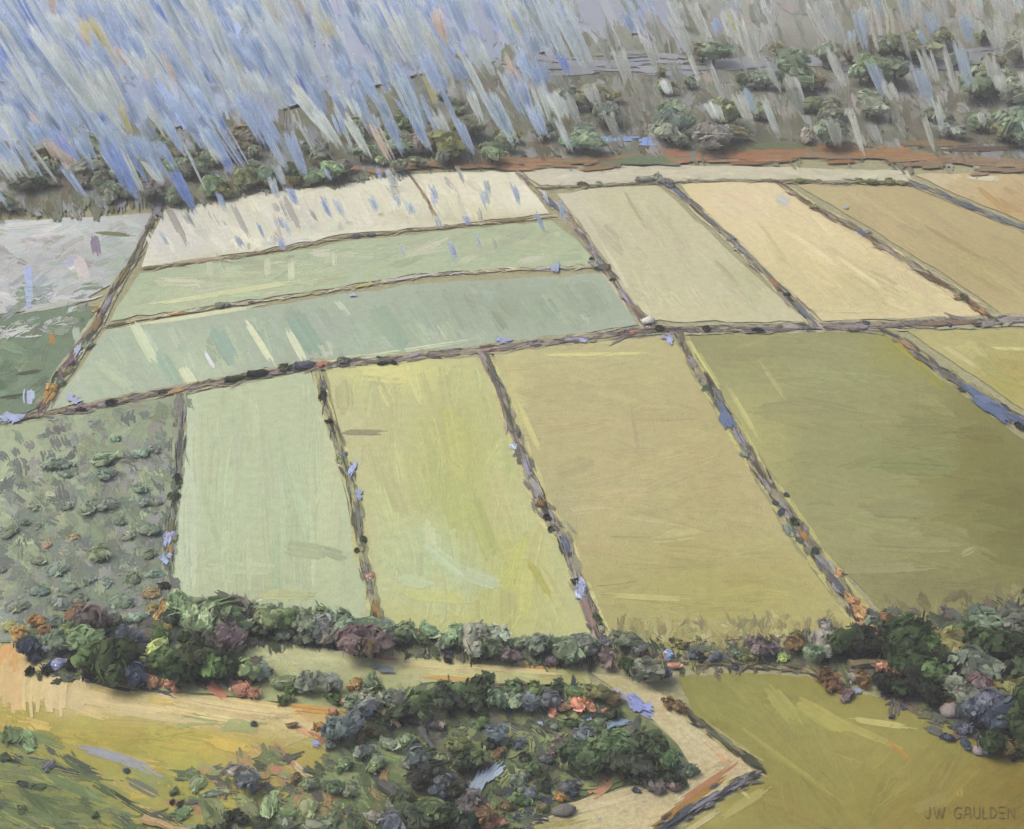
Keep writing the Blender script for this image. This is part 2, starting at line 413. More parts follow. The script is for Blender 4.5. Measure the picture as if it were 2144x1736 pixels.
field([(1668, 388), (1780, 390), (1900, 390), (2010, 432), (2144, 490), (2330, 560), (2330, 662), (2100, 660), (1960, 562), (1820, 476)], (184, 168, 122),
      zones=[(1760, 410, 90, 30, (190, 178, 134), .8), (2080, 560, 120, 60, (176, 160, 110), .7), (1900, 480, 80, 30, (188, 172, 128), .6), (2120, 640, 80, 30, (190, 176, 126), .7)],
      hand=[(1850, 440, 160, 9, 32, (194, 178, 132)), (2000, 510, 180, 9, 30, (168, 152, 104)), (2060, 590, 150, 9, 30, (170, 154, 106))],
      ln=110, wd=20, ang=31, spread=8, dens=1.9, jit=.02)
field([(1915, 366), (2020, 362), (2144, 368), (2330, 372), (2330, 530), (2144, 466), (2005, 408)], (194, 172, 126), zones=[(2080, 390, 90, 30, (200, 180, 138), .6), (2130, 440, 60, 40, (182, 156, 106), .7), (1960, 375, 50, 20, (205, 196, 165), .8)],
      hand=[(2060, 372, 80, 11, 5, (216, 206, 178)), (2080, 420, 110, 12, 40, (190, 156, 100))], ln=70, wd=15, ang=30, spread=14, dens=2, jit=.03)
field([(1090, 354), (1240, 349), (1400, 345), (1640, 350), (1900, 358), (1912, 382), (1640, 380), (1530, 377), (1400, 381), (1240, 388), (1140, 392)], (206, 200, 176),
      zones=[(1200, 370, 90, 20, (214, 209, 192), .7), (1780, 366, 120, 16, (200, 198, 170), .7)], ln=70, wd=9, ang=1, spread=7, dens=2.4, jit=.03)
# outside the terraces, far side of the bank
field([(-260, 490), (0, 462), (180, 455), (328, 445), (298, 505), (245, 590), (150, 640), (60, 650), (-260, 690)], (190, 193, 194), name="meadow",
      zones=[(100, 480, 160, 30, (206, 210, 212), .8), (60, 560, 120, 40, (178, 178, 180), .7), (140, 600, 80, 50, (196, 200, 206), .7), (250, 560, 50, 60, (170, 184, 172), .8)],
      hand=[(200, 515, 50, 20, 80, (142, 128, 150)), (60, 470, 150, 13, -5, (214, 216, 216)), (60, 610, 20, 70, 0, (170, 184, 222)), (60, 575, 50, 18, 85, (168, 184, 224)), (110, 640, 150, 12, -12, (186, 188, 182)), (240, 490, 90, 8, 5, (122, 128, 88)), (170, 560, 60, 26, 70, (206, 196, 196))],
      ln=70, wd=14, ang=-6, spread=22, dens=2.6, jit=.05, pal=(.25, [(216, 218, 220), (152, 150, 156), (180, 190, 205), (160, 168, 150)]))
field([(-260, 685), (60, 652), (150, 645), (205, 640), (150, 735), (85, 850), (0, 885), (-260, 912)], (112, 132, 108), name="meadow",
      zones=[(40, 680, 100, 30, (108, 128, 108), .6), (100, 780, 60, 50, (122, 140, 112), .6)],
      hand=[(110, 710, 30, 14, 70, (166, 130, 66)), (160, 700, 36, 16, 80, (170, 182, 168)), (60, 780, 60, 8, -10, (72, 84, 66)), (30, 830, 70, 9, -8, (70, 84, 70)), (60, 830, 36, 26, 90, (176, 184, 214))],
      ln=60, wd=18, ang=-10, spread=30, dens=2.4, jit=.06, pal=(.15, [(92, 108, 88), (140, 154, 124)]))
# near side of the hedgerow
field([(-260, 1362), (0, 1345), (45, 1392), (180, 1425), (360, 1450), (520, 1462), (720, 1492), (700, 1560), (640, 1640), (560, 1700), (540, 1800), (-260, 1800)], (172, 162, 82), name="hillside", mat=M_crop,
      zones=[(60, 1410, 140, 60, (218, 192, 138), .95), (330, 1475, 300, 44, (218, 199, 150), .97), (600, 1520, 120, 30, (214, 196, 146), .9), (520, 1490, 130, 30, (216, 196, 150), .9), (640, 1490, 60, 20, (208, 164, 98), .8), (20, 1350, 60, 40, (214, 178, 118), .8), (200, 1550, 170, 50, (172, 160, 76), .8), (60, 1480, 60, 60, (160, 150, 62), .8),
             (430, 1580, 110, 40, (196, 176, 84), .8), (90, 1700, 190, 60, (110, 124, 80), .95), (40, 1640, 60, 50, (118, 130, 84), .8), (320, 1640, 120, 60, (150, 152, 82), .8), (40, 1560, 70, 30, (130, 140, 92), .7), (560, 1600, 70, 50, (186, 160, 108), .8), (440, 1700, 90, 50, (168, 158, 82), .7), (130, 1450, 60, 40, (214, 196, 150), .8)],
      hand=[(130, 1608, 150, 13, 14, (66, 70, 80), 3), (75, 1592, 90, 11, 10, (76, 80, 88)), (22, 1592, 70, 10, 20, (58, 64, 52)), (45, 1640, 110, 10, 7, (56, 64, 50)), (35, 1694, 110, 11, 10, (64, 72, 64)), (282, 1688, 140, 13, 31, (58, 66, 48), 3), (300, 1650, 90, 20, 28, (112, 116, 106)), (170, 1424, 90, 7, 10, (84, 86, 102)), (240, 1438, 110, 8, 13, (78, 80, 98), 3), (320, 1446, 90, 6, 8, (88, 88, 102)), (345, 1452, 60, 5, 25, (84, 82, 96)), (250, 1475, 330, 16, 8, (222, 203, 152), 6), (420, 1495, 260, 13, 10, (226, 206, 150), 5), (560, 1480, 200, 13, 8, (224, 202, 148), 4), (250, 1590, 210, 20, 18, (158, 158, 168), -8), (410, 1510, 110, 26, -5, (166, 170, 112), -14), (500, 1522, 90, 26, 8, (168, 172, 116), -14),  # navy strokes below the clump paint its shadow and branches on the slope
            (660, 1485, 160, 16, 7, (214, 164, 92)), (640, 1530, 90, 16, 20, (206, 160, 118)), (670, 1545, 80, 16, 40, (172, 124, 94)), (600, 1585, 90, 12, 48, (176, 130, 104)), (640, 1620, 90, 14, 40, (206, 190, 152)), (590, 1620, 60, 20, 40, (182, 130, 104)), (480, 1560, 120, 26, 15, (204, 180, 92)),
            (60, 1545, 160, 22, 8, (120, 134, 88), -12), (150, 1650, 200, 26, 22, (112, 128, 84)), (80, 1710, 200, 30, 14, (104, 120, 78)), (300, 1620, 130, 22, 30, (148, 154, 96), -10), (400, 1690, 120, 16, 14, (166, 124, 96)), (330, 1705, 140, 12, 24, (188, 164, 110)), (520, 1640, 60, 18, 12, (158, 118, 84)),
            (30, 1420, 150, 60, 100, (214, 184, 130), 12), (75, 1430, 150, 50, 100, (217, 194, 142), 12), (120, 1450, 120, 46, 95, (216, 196, 148), 10), (165, 1455, 90, 40, 110, (214, 194, 146), 10), (20, 1375, 70, 40, 90, (214, 170, 108), 4), (210, 1460, 150, 24, 14, (220, 200, 150), 5), (480, 1480, 300, 18, 9, (222, 204, 154), 4), (330, 1500, 260, 14, 8, (206, 192, 142), 5), (640, 1520, 130, 18, 12, (216, 196, 146), 3)],
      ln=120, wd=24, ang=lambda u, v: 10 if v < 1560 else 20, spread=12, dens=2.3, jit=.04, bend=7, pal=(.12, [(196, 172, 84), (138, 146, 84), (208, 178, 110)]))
field([(360, 1338), (560, 1345), (760, 1368), (960, 1388), (1230, 1405), (1240, 1440), (900, 1432), (720, 1490), (520, 1460), (360, 1448), (180, 1422), (45, 1390), (60, 1345)], (178, 182, 132), name="verge",
      zones=[(660, 1375, 220, 30, (208, 206, 162), .95), (980, 1402, 180, 16, (205, 194, 140), .95), (480, 1350, 60, 26, (196, 194, 138), .7), (230, 1400, 180, 40, (100, 114, 84), .8), (600, 1440, 140, 24, (150, 160, 114), .7), (1180, 1415, 70, 20, (176, 172, 108), .7), (500, 1400, 90, 30, (178, 184, 128), .6)],
      hand=[(700, 1362, 180, 12, 8, (216, 212, 174)), (900, 1392, 240, 12, 5, (212, 198, 146)), (1080, 1403, 220, 11, 4, (216, 202, 148)), (780, 1372, 180, 10, 12, (196, 138, 110)), (320, 1427, 120, 18, 4, (198, 136, 112)), (440, 1436, 110, 22, 35, (200, 134, 112)), (940, 1420, 130, 9, 3, (206, 166, 98)), (350, 1430, 80, 9, 3, (204, 146, 84)), (460, 1340, 330, 9, 4, (130, 116, 128)), (640, 1350, 280, 7, 7, (128, 118, 92)), (1130, 1398, 100, 7, 2, (200, 150, 84)), (1370, 1372, 100, 10, 6, (198, 130, 96))],
      ln=90, wd=16, ang=6, spread=18, dens=2.4, jit=.04, bend=5)
field([(900, 1428), (1240, 1432), (1330, 1480), (1420, 1560), (1450, 1610), (1330, 1640), (1180, 1680), (1040, 1800), (540, 1800), (560, 1700), (640, 1640), (700, 1560), (722, 1488)], (112, 126, 86), name="thicket_floor", mat=M_soil,
      zones=[(780, 1580, 110, 60, (146, 158, 110), .9), (690, 1670, 130, 60, (146, 160, 112), .9), (1000, 1510, 110, 30, (114, 126, 80), .6), (900, 1620, 80, 50, (92, 102, 76), .6), (640, 1720, 70, 50, (146, 156, 108), .6), (1150, 1480, 60, 30, (92, 104, 78), .7), (1320, 1500, 40, 30, (150, 146, 104), .6), (850, 1700, 120, 40, (66, 72, 60), .6)],
      hand=[(820, 1650, 200, 36, 48, (88, 88, 84)), (1080, 1516, 220, 13, 1, (112, 124, 128)), (790, 1570, 120, 22, 20, (150, 162, 112)), (740, 1650, 140, 26, 45, (146, 160, 112)), (690, 1700, 130, 26, 40, (150, 164, 114)), (1130, 1580, 110, 26, 60, (94, 96, 92)), (1220, 1630, 200, 20, -25, (92, 94, 94), -10)],
      ln=70, wd=22, ang=25, spread=40, dens=2.4, jit=.06, bend=6, pal=(.2, [(84, 96, 70), (150, 160, 112), (96, 100, 96), (146, 124, 84)]))
field([(1236, 1408), (1340, 1422), (1440, 1492), (1520, 1550), (1588, 1606), (1470, 1684), (1370, 1748), (1300, 1800), (1040, 1800), (1175, 1685), (1330, 1645), (1450, 1612), (1420, 1560), (1340, 1480)], (200, 188, 148), name="sandy_track", mat=M_soil,
      zones=[(1280, 1430, 60, 20, (182, 178, 128), .8), (1480, 1560, 60, 30, (206, 192, 156), .8), (1120, 1720, 110, 40, (180, 172, 116), .7), (1300, 1680, 100, 30, (202, 186, 148), .8), (1520, 1590, 30, 30, (204, 168, 122), .5)],
      hand=[(1450, 1530, 190, 26, 42, (206, 194, 156)), (1500, 1575, 120, 9, 42, (208, 170, 126)), (1335, 1475, 70, 24, 40, (158, 164, 204)), (1300, 1455, 70, 14, 25, (176, 172, 196)), (1350, 1490, 50, 18, 30, (150, 160, 210)), (1265, 1640, 90, 40, -50, (192, 146, 112), 8), (1240, 1690, 260, 12, -14, (210, 196, 160)), (1160, 1725, 200, 12, -6, (176, 168, 104))],
      ln=90, wd=18, ang=lambda u, v: 42 if v < 1600 else -18, spread=8, dens=2.4, jit=.03)
field([(1420, 1418), (1560, 1408), (1690, 1415), (1770, 1450), (1900, 1470), (2010, 1500), (2144, 1530), (2330, 1560), (2330, 1850), (1320, 1850), (1400, 1752), (1606, 1620), (1450, 1492)], (145, 139, 72),
      zones=[(1520, 1450, 110, 50, (140, 141, 78), .8), (1650, 1500, 110, 50, (154, 149, 84), .7), (1800, 1560, 160, 40, (152, 145, 80), .7), (2000, 1700, 200, 90, (138, 122, 52), .95), (2144, 1660, 90, 120, (130, 112, 46), .9), (1600, 1700, 150, 60, (150, 142, 72), .6), (1480, 1700, 60, 40, (178, 168, 100), .6), (1900, 1640, 80, 40, (150, 142, 76), .5)],  # darker zones at lower right: a vignette painted into the field colour
      hand=[(1640, 1478, 120, 34, 50, (164, 160, 90)), (1720, 1500, 140, 34, 30, (166, 160, 86)), (1800, 1530, 200, 16, 24, (170, 162, 92)), (1640, 1590, 330, 12, 36, (164, 156, 84)), (1880, 1570, 80, 8, 38, (176, 130, 66)), (1545, 1650, 100, 7, 40, (196, 186, 128)), (1560, 1680, 130, 20, -32, (168, 160, 96)), (1950, 1680, 100, 26, -25, (150, 140, 76)), (1930, 1600, 130, 40, -50, (144, 134, 68)), (1470, 1720, 130, 12, -32, (190, 180, 130)), (2010, 1660, 24, 14, 80, (166, 146, 70)),
            (1480, 1640, 170, 12, -34, (174, 124, 94)), (1440, 1680, 220, 16, -34, (160, 122, 64)), (1850, 1515, 150, 13, 8, (188, 178, 112))],
      ln=150, wd=34, ang=lambda u, v: 38 if u < 1800 else -40, spread=16, dens=1.9, jit=.025)

# ------------------------------------------------------------------ far country under the rain
far_blue = field([(-600, -140), (-600, 300), (0, 300), (300, 280), (520, 250), (700, 205), (880, 160), (1150, 110), (1400, 60), (1500, -140)], (158, 170, 196), name="haze_blue_ground", mat=M_water,  # far ground with the blue of rain and haze painted into its colour
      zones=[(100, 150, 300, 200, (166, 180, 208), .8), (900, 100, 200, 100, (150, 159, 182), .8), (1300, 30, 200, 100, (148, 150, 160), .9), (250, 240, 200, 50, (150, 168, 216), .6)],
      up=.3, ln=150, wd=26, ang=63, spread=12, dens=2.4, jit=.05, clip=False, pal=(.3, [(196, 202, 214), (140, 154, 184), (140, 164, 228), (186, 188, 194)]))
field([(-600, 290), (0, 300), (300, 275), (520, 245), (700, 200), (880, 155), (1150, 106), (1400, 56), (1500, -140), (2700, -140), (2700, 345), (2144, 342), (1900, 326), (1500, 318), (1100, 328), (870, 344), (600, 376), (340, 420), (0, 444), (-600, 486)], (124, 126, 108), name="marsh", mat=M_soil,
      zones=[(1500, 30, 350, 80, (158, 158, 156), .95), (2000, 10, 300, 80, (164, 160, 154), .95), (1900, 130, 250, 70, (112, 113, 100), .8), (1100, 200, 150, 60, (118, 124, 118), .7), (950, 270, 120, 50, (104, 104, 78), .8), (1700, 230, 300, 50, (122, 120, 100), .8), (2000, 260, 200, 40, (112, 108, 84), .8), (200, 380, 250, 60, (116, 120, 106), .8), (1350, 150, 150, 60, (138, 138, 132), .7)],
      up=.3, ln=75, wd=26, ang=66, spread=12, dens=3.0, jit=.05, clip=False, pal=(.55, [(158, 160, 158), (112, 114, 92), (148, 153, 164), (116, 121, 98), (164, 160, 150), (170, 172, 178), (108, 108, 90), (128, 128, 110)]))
st = Strokes()   # orange earth road along the far edge of the fields
road = [(600, 378, (150, 120, 86)), (760, 352, (176, 128, 92)), (870, 345, (170, 126, 84)), (1000, 342, (184, 128, 88)), (1120, 336, (168, 116, 68)), (1240, 334, (156, 116, 66)), (1340, 336, (112, 124, 92)), (1450, 330, (190, 116, 86)), (1560, 328, (166, 104, 54)), (1680, 318, (172, 112, 56)), (1800, 318, (170, 112, 58)), (1900, 326, (176, 122, 78)), (2010, 338, (150, 120, 86)), (2144, 350, (140, 118, 88)), (2260, 356, (150, 118, 80))]
rp = [(560, 392), (760, 358), (1000, 346), (1240, 340), (1450, 336), (1700, 330), (1900, 334), (2144, 352), (2330, 360), (2330, 344), (2144, 334), (1900, 314), (1700, 300), (1450, 318), (1240, 326), (1000, 334), (760, 346), (560, 382)]
rd = sheet("dirt_road", rp, (146, 126, 98), M_soil, .5)
for u, v, c in road:
    for _ in range(9): st.add(u + random.gauss(0, 45), v + random.gauss(0, 8), random.uniform(40, 130), random.uniform(4, 11), random.gauss(-2, 3), np.array(c) * .6 + np.array((146, 130, 106)) * .4, 0, .55, .09)
for u, v, l, w, c in ((1050, 348, 120, 5, (172, 138, 108)), (1130, 344, 90, 5, (168, 132, 102)), (1520, 336, 110, 5, (172, 134, 106)), (1610, 336, 90, 4, (168, 130, 100)), (1760, 332, 120, 5, (170, 130, 98)), (1350, 335, 130, 18, (106, 124, 94)), (1290, 290, 110, 12, (140, 166, 220)), (1360, 296, 50, 18, (136, 166, 228)), (1620, 305, 200, 12, (108, 116, 82)), (2060, 312, 200, 10, (98, 82, 74)), (1960, 300, 160, 14, (132, 112, 84))):
    st.add(u, v, l, w, -1, c, 0, .62, .02)
st.build("wheel_track", M_soil, rd)

st = Strokes()       # a long blue grey band of strokes across the far wood's clearing
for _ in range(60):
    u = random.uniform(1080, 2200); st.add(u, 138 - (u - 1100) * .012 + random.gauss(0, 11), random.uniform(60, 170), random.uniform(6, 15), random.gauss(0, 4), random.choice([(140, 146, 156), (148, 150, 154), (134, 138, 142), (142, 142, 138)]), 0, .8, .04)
st.build("blue_grey_band", M_water, None, "structure")

# ------------------------------------------------------------------ banks and ditches between the fields
def along(line, t):
    seg = [math.dist(line[i], line[i + 1]) for i in range(len(line) - 1)]
    d = t * sum(seg)
    for i, s in enumerate(seg):
        if d <= s or i == len(seg) - 1:
            k = d / s
            a, b = line[i], line[i + 1]
            return a[0] + (b[0] - a[0]) * k, a[1] + (b[1] - a[1]) * k, math.degrees(math.atan2(b[1] - a[1], b[0] - a[0]))
        d -= s
def length(line): return sum(math.dist(line[i], line[i + 1]) for i in range(len(line) - 1))

BANKS = {}
def bank(key, line, w0, w1, base, pal, hand=(), name="field_bank", h=.5, edge=None):
    """a raised earth bank: lofted hump with an uneven crest, dressed with strips of soil, weeds and reed"""
    w0, w1 = w0 * .74, w1 * .74
    BANKS[key] = (line, w0, w1)
    n = max(6, int(length(line) / 14)); prof = [(-.5, 0), (-.3, .7), (-.08, 1), (.15, .9), (.34, .6), (.5, 0)]
    U, V, Z, C = [], [], [], []
    for i in range(n + 1):
        t = i / n; u, v, a = along(line, t); a = math.radians(a)
        w = (w0 + (w1 - w0) * t) * (.72 + .3 * math.sin(i * .9 + w0) + random.uniform(-.2, .25)); off = random.gauss(0, w * .07); hh = h * random.uniform(.3, .65)
        for s, z in prof:
            U.append(u - math.sin(a) * (s * w + off)); V.append(v + math.cos(a) * (s * w + off)); Z.append(z * hh + .005)
            C.append(alb(np.array(base) * .5 + np.array((172, 166, 132)) * .5) * random.uniform(.88, 1.12))
    P = ground(np.array(U), np.array(V), np.array(Z)); k = len(prof)
    fs = [(i * k + j, i * k + j + 1, (i + 1) * k + j + 1, (i + 1) * k + j) for i in range(n) for j in range(k - 1)]
    b = link(name, mesh_np(name, P, np.array(fs), np.array(C), M_soil, True), None, "structure")
    st = Strokes()
    L = length(line)
    if edge is not None:
        for _ in range(int(L / 9)):
            t = random.random(); u, v, a = along(line, t); w = w0 + (w1 - w0) * t; ar = math.radians(a)
            s = random.choice((-1, 1)) * w * random.uniform(.45, .7)
            st.add(u - math.sin(ar) * s, v + math.cos(ar) * s, random.uniform(30, 80), random.uniform(.16, .32) * w, a + random.gauss(0, 4), edge, 0, .06, .05)
    for _ in range(int(L / 3.6)):
        t = random.random(); u, v, a = along(line, t); w = w0 + (w1 - w0) * t; ar = math.radians(a)
        s = random.gauss(0, .24) * w
        if math.sin(t * L / 23 + w0) + .6 * math.sin(t * L / 9) < random.uniform(-2.2, .3): continue
        st.add(u - math.sin(ar) * s, v + math.cos(ar) * s, random.uniform(14, 64), random.uniform(.12, .42) * w, a + random.gauss(0, 9), np.array(random.choice(pal)) * random.choice((.62, .8, 1, 1, 1.08)), random.gauss(0, 2), h * random.uniform(.45, .75), .08)
    for t, l, wf, c in hand:
        u, v, a = along(line, t); w = w0 + (w1 - w0) * t
        st.add(u, v, l, w * wf, a, c, random.gauss(0, 2), h * .85, .02)
    st.build("bank_weeds", M_soil, b, rag=.3, dry=.12)
    return b

LAV, BLU, DKG, MAU, OCH, SAL = (158, 154, 176), (98, 112, 140), (52, 60, 48), (128, 108, 112), (172, 128, 70), (196, 122, 92)
bank("D1", [(378, 830), (376, 950), (360, 1080), (352, 1200), (343, 1305)], 26, 26, (120, 126, 114), [(118, 122, 116), (128, 136, 120), (104, 114, 100), (146, 148, 146), (136, 130, 122), (140, 152, 128)], [(.2, 90, .35, (96, 100, 104)), (.45, 60, .4, DKG), (.58, 40, .5, (110, 108, 70)), (.68, 30, .5, OCH), (.92, 40, .9, OCH)], edge=(160, 168, 142))
bank("D2", [(662, 776), (690, 880), (722, 970), (745, 1050), (757, 1150), (776, 1230), (797, 1315)], 20, 36, (148, 148, 116), [(150, 150, 118), (130, 130, 108), (166, 164, 120), (118, 118, 112), (140, 142, 108)], [(.1, 50, .45, DKG), (.22, 60, .35, (60, 66, 54)), (.6, 120, .3, (122, 124, 122)), (.8, 90, .3, (126, 124, 126)), (.93, 50, .4, OCH), (.97, 50, .4, (76, 74, 66))], edge=(202, 198, 142))
bank("D3", [(1010, 738), (1045, 810), (1072, 890), (1105, 980), (1142, 1070), (1182, 1130), (1212, 1220), (1247, 1310), (1272, 1392)], 28, 46, (146, 138, 124), [(148, 142, 128), (126, 120, 112), (160, 150, 132), (152, 148, 150), (110, 106, 94)], [(.08, 60, .6, (96, 98, 92)), (.2, 60, .4, (84, 84, 70)), (.36, 60, .5, LAV), (.5, 70, .45, (76, 74, 66)), (.62, 60, .4, BLU), (.74, 50, .5, (172, 172, 190)), (.84, 130, .6, (150, 126, 118)), (.9, 60, .3, (60, 64, 60)), (.95, 60, .4, (70, 78, 84))], edge=(204, 198, 142))
bank("D4", [(1420, 700), (1450, 760), (1502, 840), (1545, 910), (1592, 990), (1642, 1060), (1702, 1150), (1760, 1230), (1818, 1312)], 26, 46, (138, 130, 112), [(142, 134, 116), (122, 116, 104), (150, 146, 150), (130, 126, 100), (110, 104, 88)], [(.06, 60, .5, (112, 92, 68)), (.25, 50, .7, BLU), (.29, 46, .8, (104, 118, 150)), (.35, 60, .5, (150, 148, 166)), (.46, 60, .35, (88, 76, 64)), (.6, 50, .5, (150, 142, 140)), (.68, 40, .4, OCH), (.85, 80, .35, (90, 92, 102)), (.9, 50, .5, (184, 146, 98)), (.95, 60, .6, (178, 134, 102)), (.98, 60, .5, (122, 92, 62))], edge=(190, 184, 122))
bank("D5", [(1850, 690), (1900, 722), (1962, 772), (2042, 822), (2144, 890), (2330, 1005)], 24, 40, (124, 122, 108), [(128, 124, 106), (112, 112, 104), (104, 112, 124), (140, 132, 118)], [(.1, 60, .4, (170, 130, 86)), (.3, 70, .5, (116, 110, 98)), (.42, 90, .6, BLU), (.52, 90, .7, (92, 106, 136)), (.6, 90, .7, (84, 98, 128))], edge=(170, 166, 116), name="ditch_bank")
bank("R", [(-120, 900), (0, 882), (180, 852), (380, 815), (560, 782), (660, 764), (800, 753), (1000, 734), (1200, 710), (1370, 690), (1600, 687), (1850, 681), (2144, 668), (2330, 660)], 18, 24, (140, 128, 120), [(146, 134, 126), (132, 122, 118), (156, 146, 156), (118, 110, 104), (150, 138, 122), (162, 152, 136)],
     [(.04, 60, .8, LAV), (.12, 60, .4, (150, 110, 120)), (.2, 60, .5, (186, 144, 104)), (.27, 70, .7, (70, 74, 64)), (.31, 60, .8, (72, 78, 66)), (.33, 26, .5, SAL), (.47, 70, .3, (186, 142, 116)), (.54, 60, .4, LAV), (.59, 40, .4, (200, 126, 90)), (.62, 100, .4, (84, 76, 74)), (.7, 120, .5, (130, 120, 122)), (.78, 140, .5, (150, 138, 140)), (.86, 160, .6, (132, 110, 92)), (.93, 90, .6, (150, 146, 150)), (.97, 60, .5, (190, 140, 76))], name="lane_bank", h=.35, edge=(176, 172, 140))
bank("V1", [(322, 448), (292, 520), (242, 600), (200, 680), (132, 780), (86, 852)], 13, 34, (124, 112, 92), [(128, 118, 98), (112, 104, 84), (134, 126, 116), (116, 100, 104), (120, 128, 98)], [(.3, 60, .9, (132, 118, 74)), (.45, 50, .6, (150, 146, 168)), (.55, 50, .7, (134, 114, 80)), (.7, 40, .8, (170, 182, 206)), (.75, 60, .6, (106, 86, 92)), (.82, 60, .5, (112, 92, 98)), (.93, 50, .9, (176, 136, 76))], edge=(188, 186, 160))
bank("V2", [(1082, 360), (1140, 415), (1192, 452), (1242, 530), (1282, 582), (1322, 642), (1362, 690)], 12, 24, (146, 134, 118), [(150, 140, 126), (128, 118, 108), (172, 162, 150), (160, 150, 152)], [(.12, 40, .7, (176, 160, 118)), (.22, 40, .9, BLU), (.38, 50, .4, (172, 134, 106)), (.5, 40, .3, BLU), (.8, 50, .4, LAV), (.9, 50, .5, (120, 98, 78)), (.96, 30, .7, (222, 218, 210))], edge=(200, 190, 168))
bank("V3", [(1378, 372), (1432, 412), (1502, 476), (1562, 530), (1632, 602), (1680, 650), (1712, 682)], 14, 24, (140, 132, 118), [(146, 138, 124), (120, 116, 110), (168, 160, 146), (112, 112, 112)], [(.12, 50, .5, BLU), (.3, 50, .6, (104, 106, 104)), (.5, 80, .4, (150, 142, 146)), (.72, 50, .6, (184, 118, 66)), (.82, 30, .4, (56, 60, 54)), (.92, 70, .6, (106, 118, 136))], edge=(204, 196, 160))
bank("V4", [(1628, 380), (1700, 430), (1802, 486), (1902, 550), (1992, 606), (2082, 668)], 14, 22, (128, 112, 88), [(130, 114, 88), (150, 138, 126), (112, 98, 74), (160, 146, 128)], [(.15, 70, .7, (108, 92, 58)), (.38, 30, .6, (90, 106, 140)), (.5, 70, .5, (168, 152, 144)), (.75, 90, .5, (104, 86, 62)), (.88, 40, .6, (62, 66, 44)), (.94, 30, .6, (176, 128, 72))], edge=(206, 190, 150))
bank("V5", [(1908, 380), (2002, 420), (2082, 452), (2144, 477), (2330, 548)], 13, 15, (128, 130, 124), [(120, 124, 126), (140, 136, 124), (110, 118, 124)], [(.3, 80, .7, (108, 116, 126)), (.5, 90, .6, (112, 122, 120))], edge=(200, 176, 134))
bank("TA", [(298, 562), (440, 545), (600, 520), (720, 496), (810, 488), (1000, 468), (1162, 452)], 8, 8, (168, 152, 116), [(172, 156, 120), (188, 176, 140), (150, 130, 92), (200, 190, 160)], [(.02, 70, 1, (136, 124, 72)), (.16, 60, .7, (190, 150, 124)), (.34, 30, .9, (176, 132, 110)), (.52, 70, .9, (110, 104, 96)), (.9, 90, .9, (140, 126, 70))], h=.25)
bank("TB", [(214, 684), (320, 664), (460, 642), (640, 616), (760, 597), (880, 577), (1050, 565), (1262, 557)], 8, 8, (206, 200, 160), [(212, 206, 166), (196, 188, 150), (222, 216, 186), (204, 196, 196)], [(.03, 60, .9, (108, 100, 74)), (.15, 60, .6, (190, 138, 76)), (.3, 26, .7, (92, 84, 66)), (.53, 70, 1.1, (184, 180, 112)), (.62, 120, .8, (208, 202, 204)), (.9, 90, .5, (206, 202, 216))], h=.25)
bank("TS", [(858, 366), (885, 405), (912, 452)], 7, 10, (170, 146, 112), [(172, 148, 112), (156, 134, 104), (190, 174, 146)], h=.25)
bank("FS", [(1120, 392), (1240, 388), (1400, 381), (1560, 377), (1700, 380), (1910, 383)], 7, 9, (160, 150, 124), [(164, 154, 128), (150, 138, 112), (176, 168, 144), (128, 122, 88)], [(.72, 60, 1.2, (118, 112, 72)), (.9, 120, 1.3, (112, 108, 66))], h=.3)
bank("DT", [(1420, 1478), (1450, 1500), (1520, 1556), (1592, 1606)], 18, 30, (108, 104, 84), [(110, 106, 84), (92, 94, 78), (128, 120, 96)], [(.05, 60, .6, (70, 74, 56)), (.5, 110, .4, (96, 98, 76)), (.9, 60, .7, (72, 74, 56))], h=.7, edge=(176, 168, 116))
bank("DU", [(1596, 1612), (1480, 1676), (1370, 1746), (1300, 1800)], 24, 40, (92, 90, 94), [(96, 94, 96), (120, 116, 124), (80, 80, 78), (104, 98, 84)], [(.3, 120, .25, (60, 68, 104)), (.4, 130, .3, (134, 132, 146)), (.6, 130, .25, (70, 78, 100))], h=.6)
bank("HB", [(1290, 1385), (1420, 1383), (1560, 1392), (1690, 1402), (1770, 1450)], 12, 22, (132, 122, 92), [(136, 126, 94), (118, 108, 84), (150, 136, 108), (110, 112, 80)], [(.12, 80, .8, (196, 130, 98)), (.4, 60, .5, (104, 96, 92)), (.95, 80, .9, (112, 84, 66))], h=.4, name="hedge_bank")

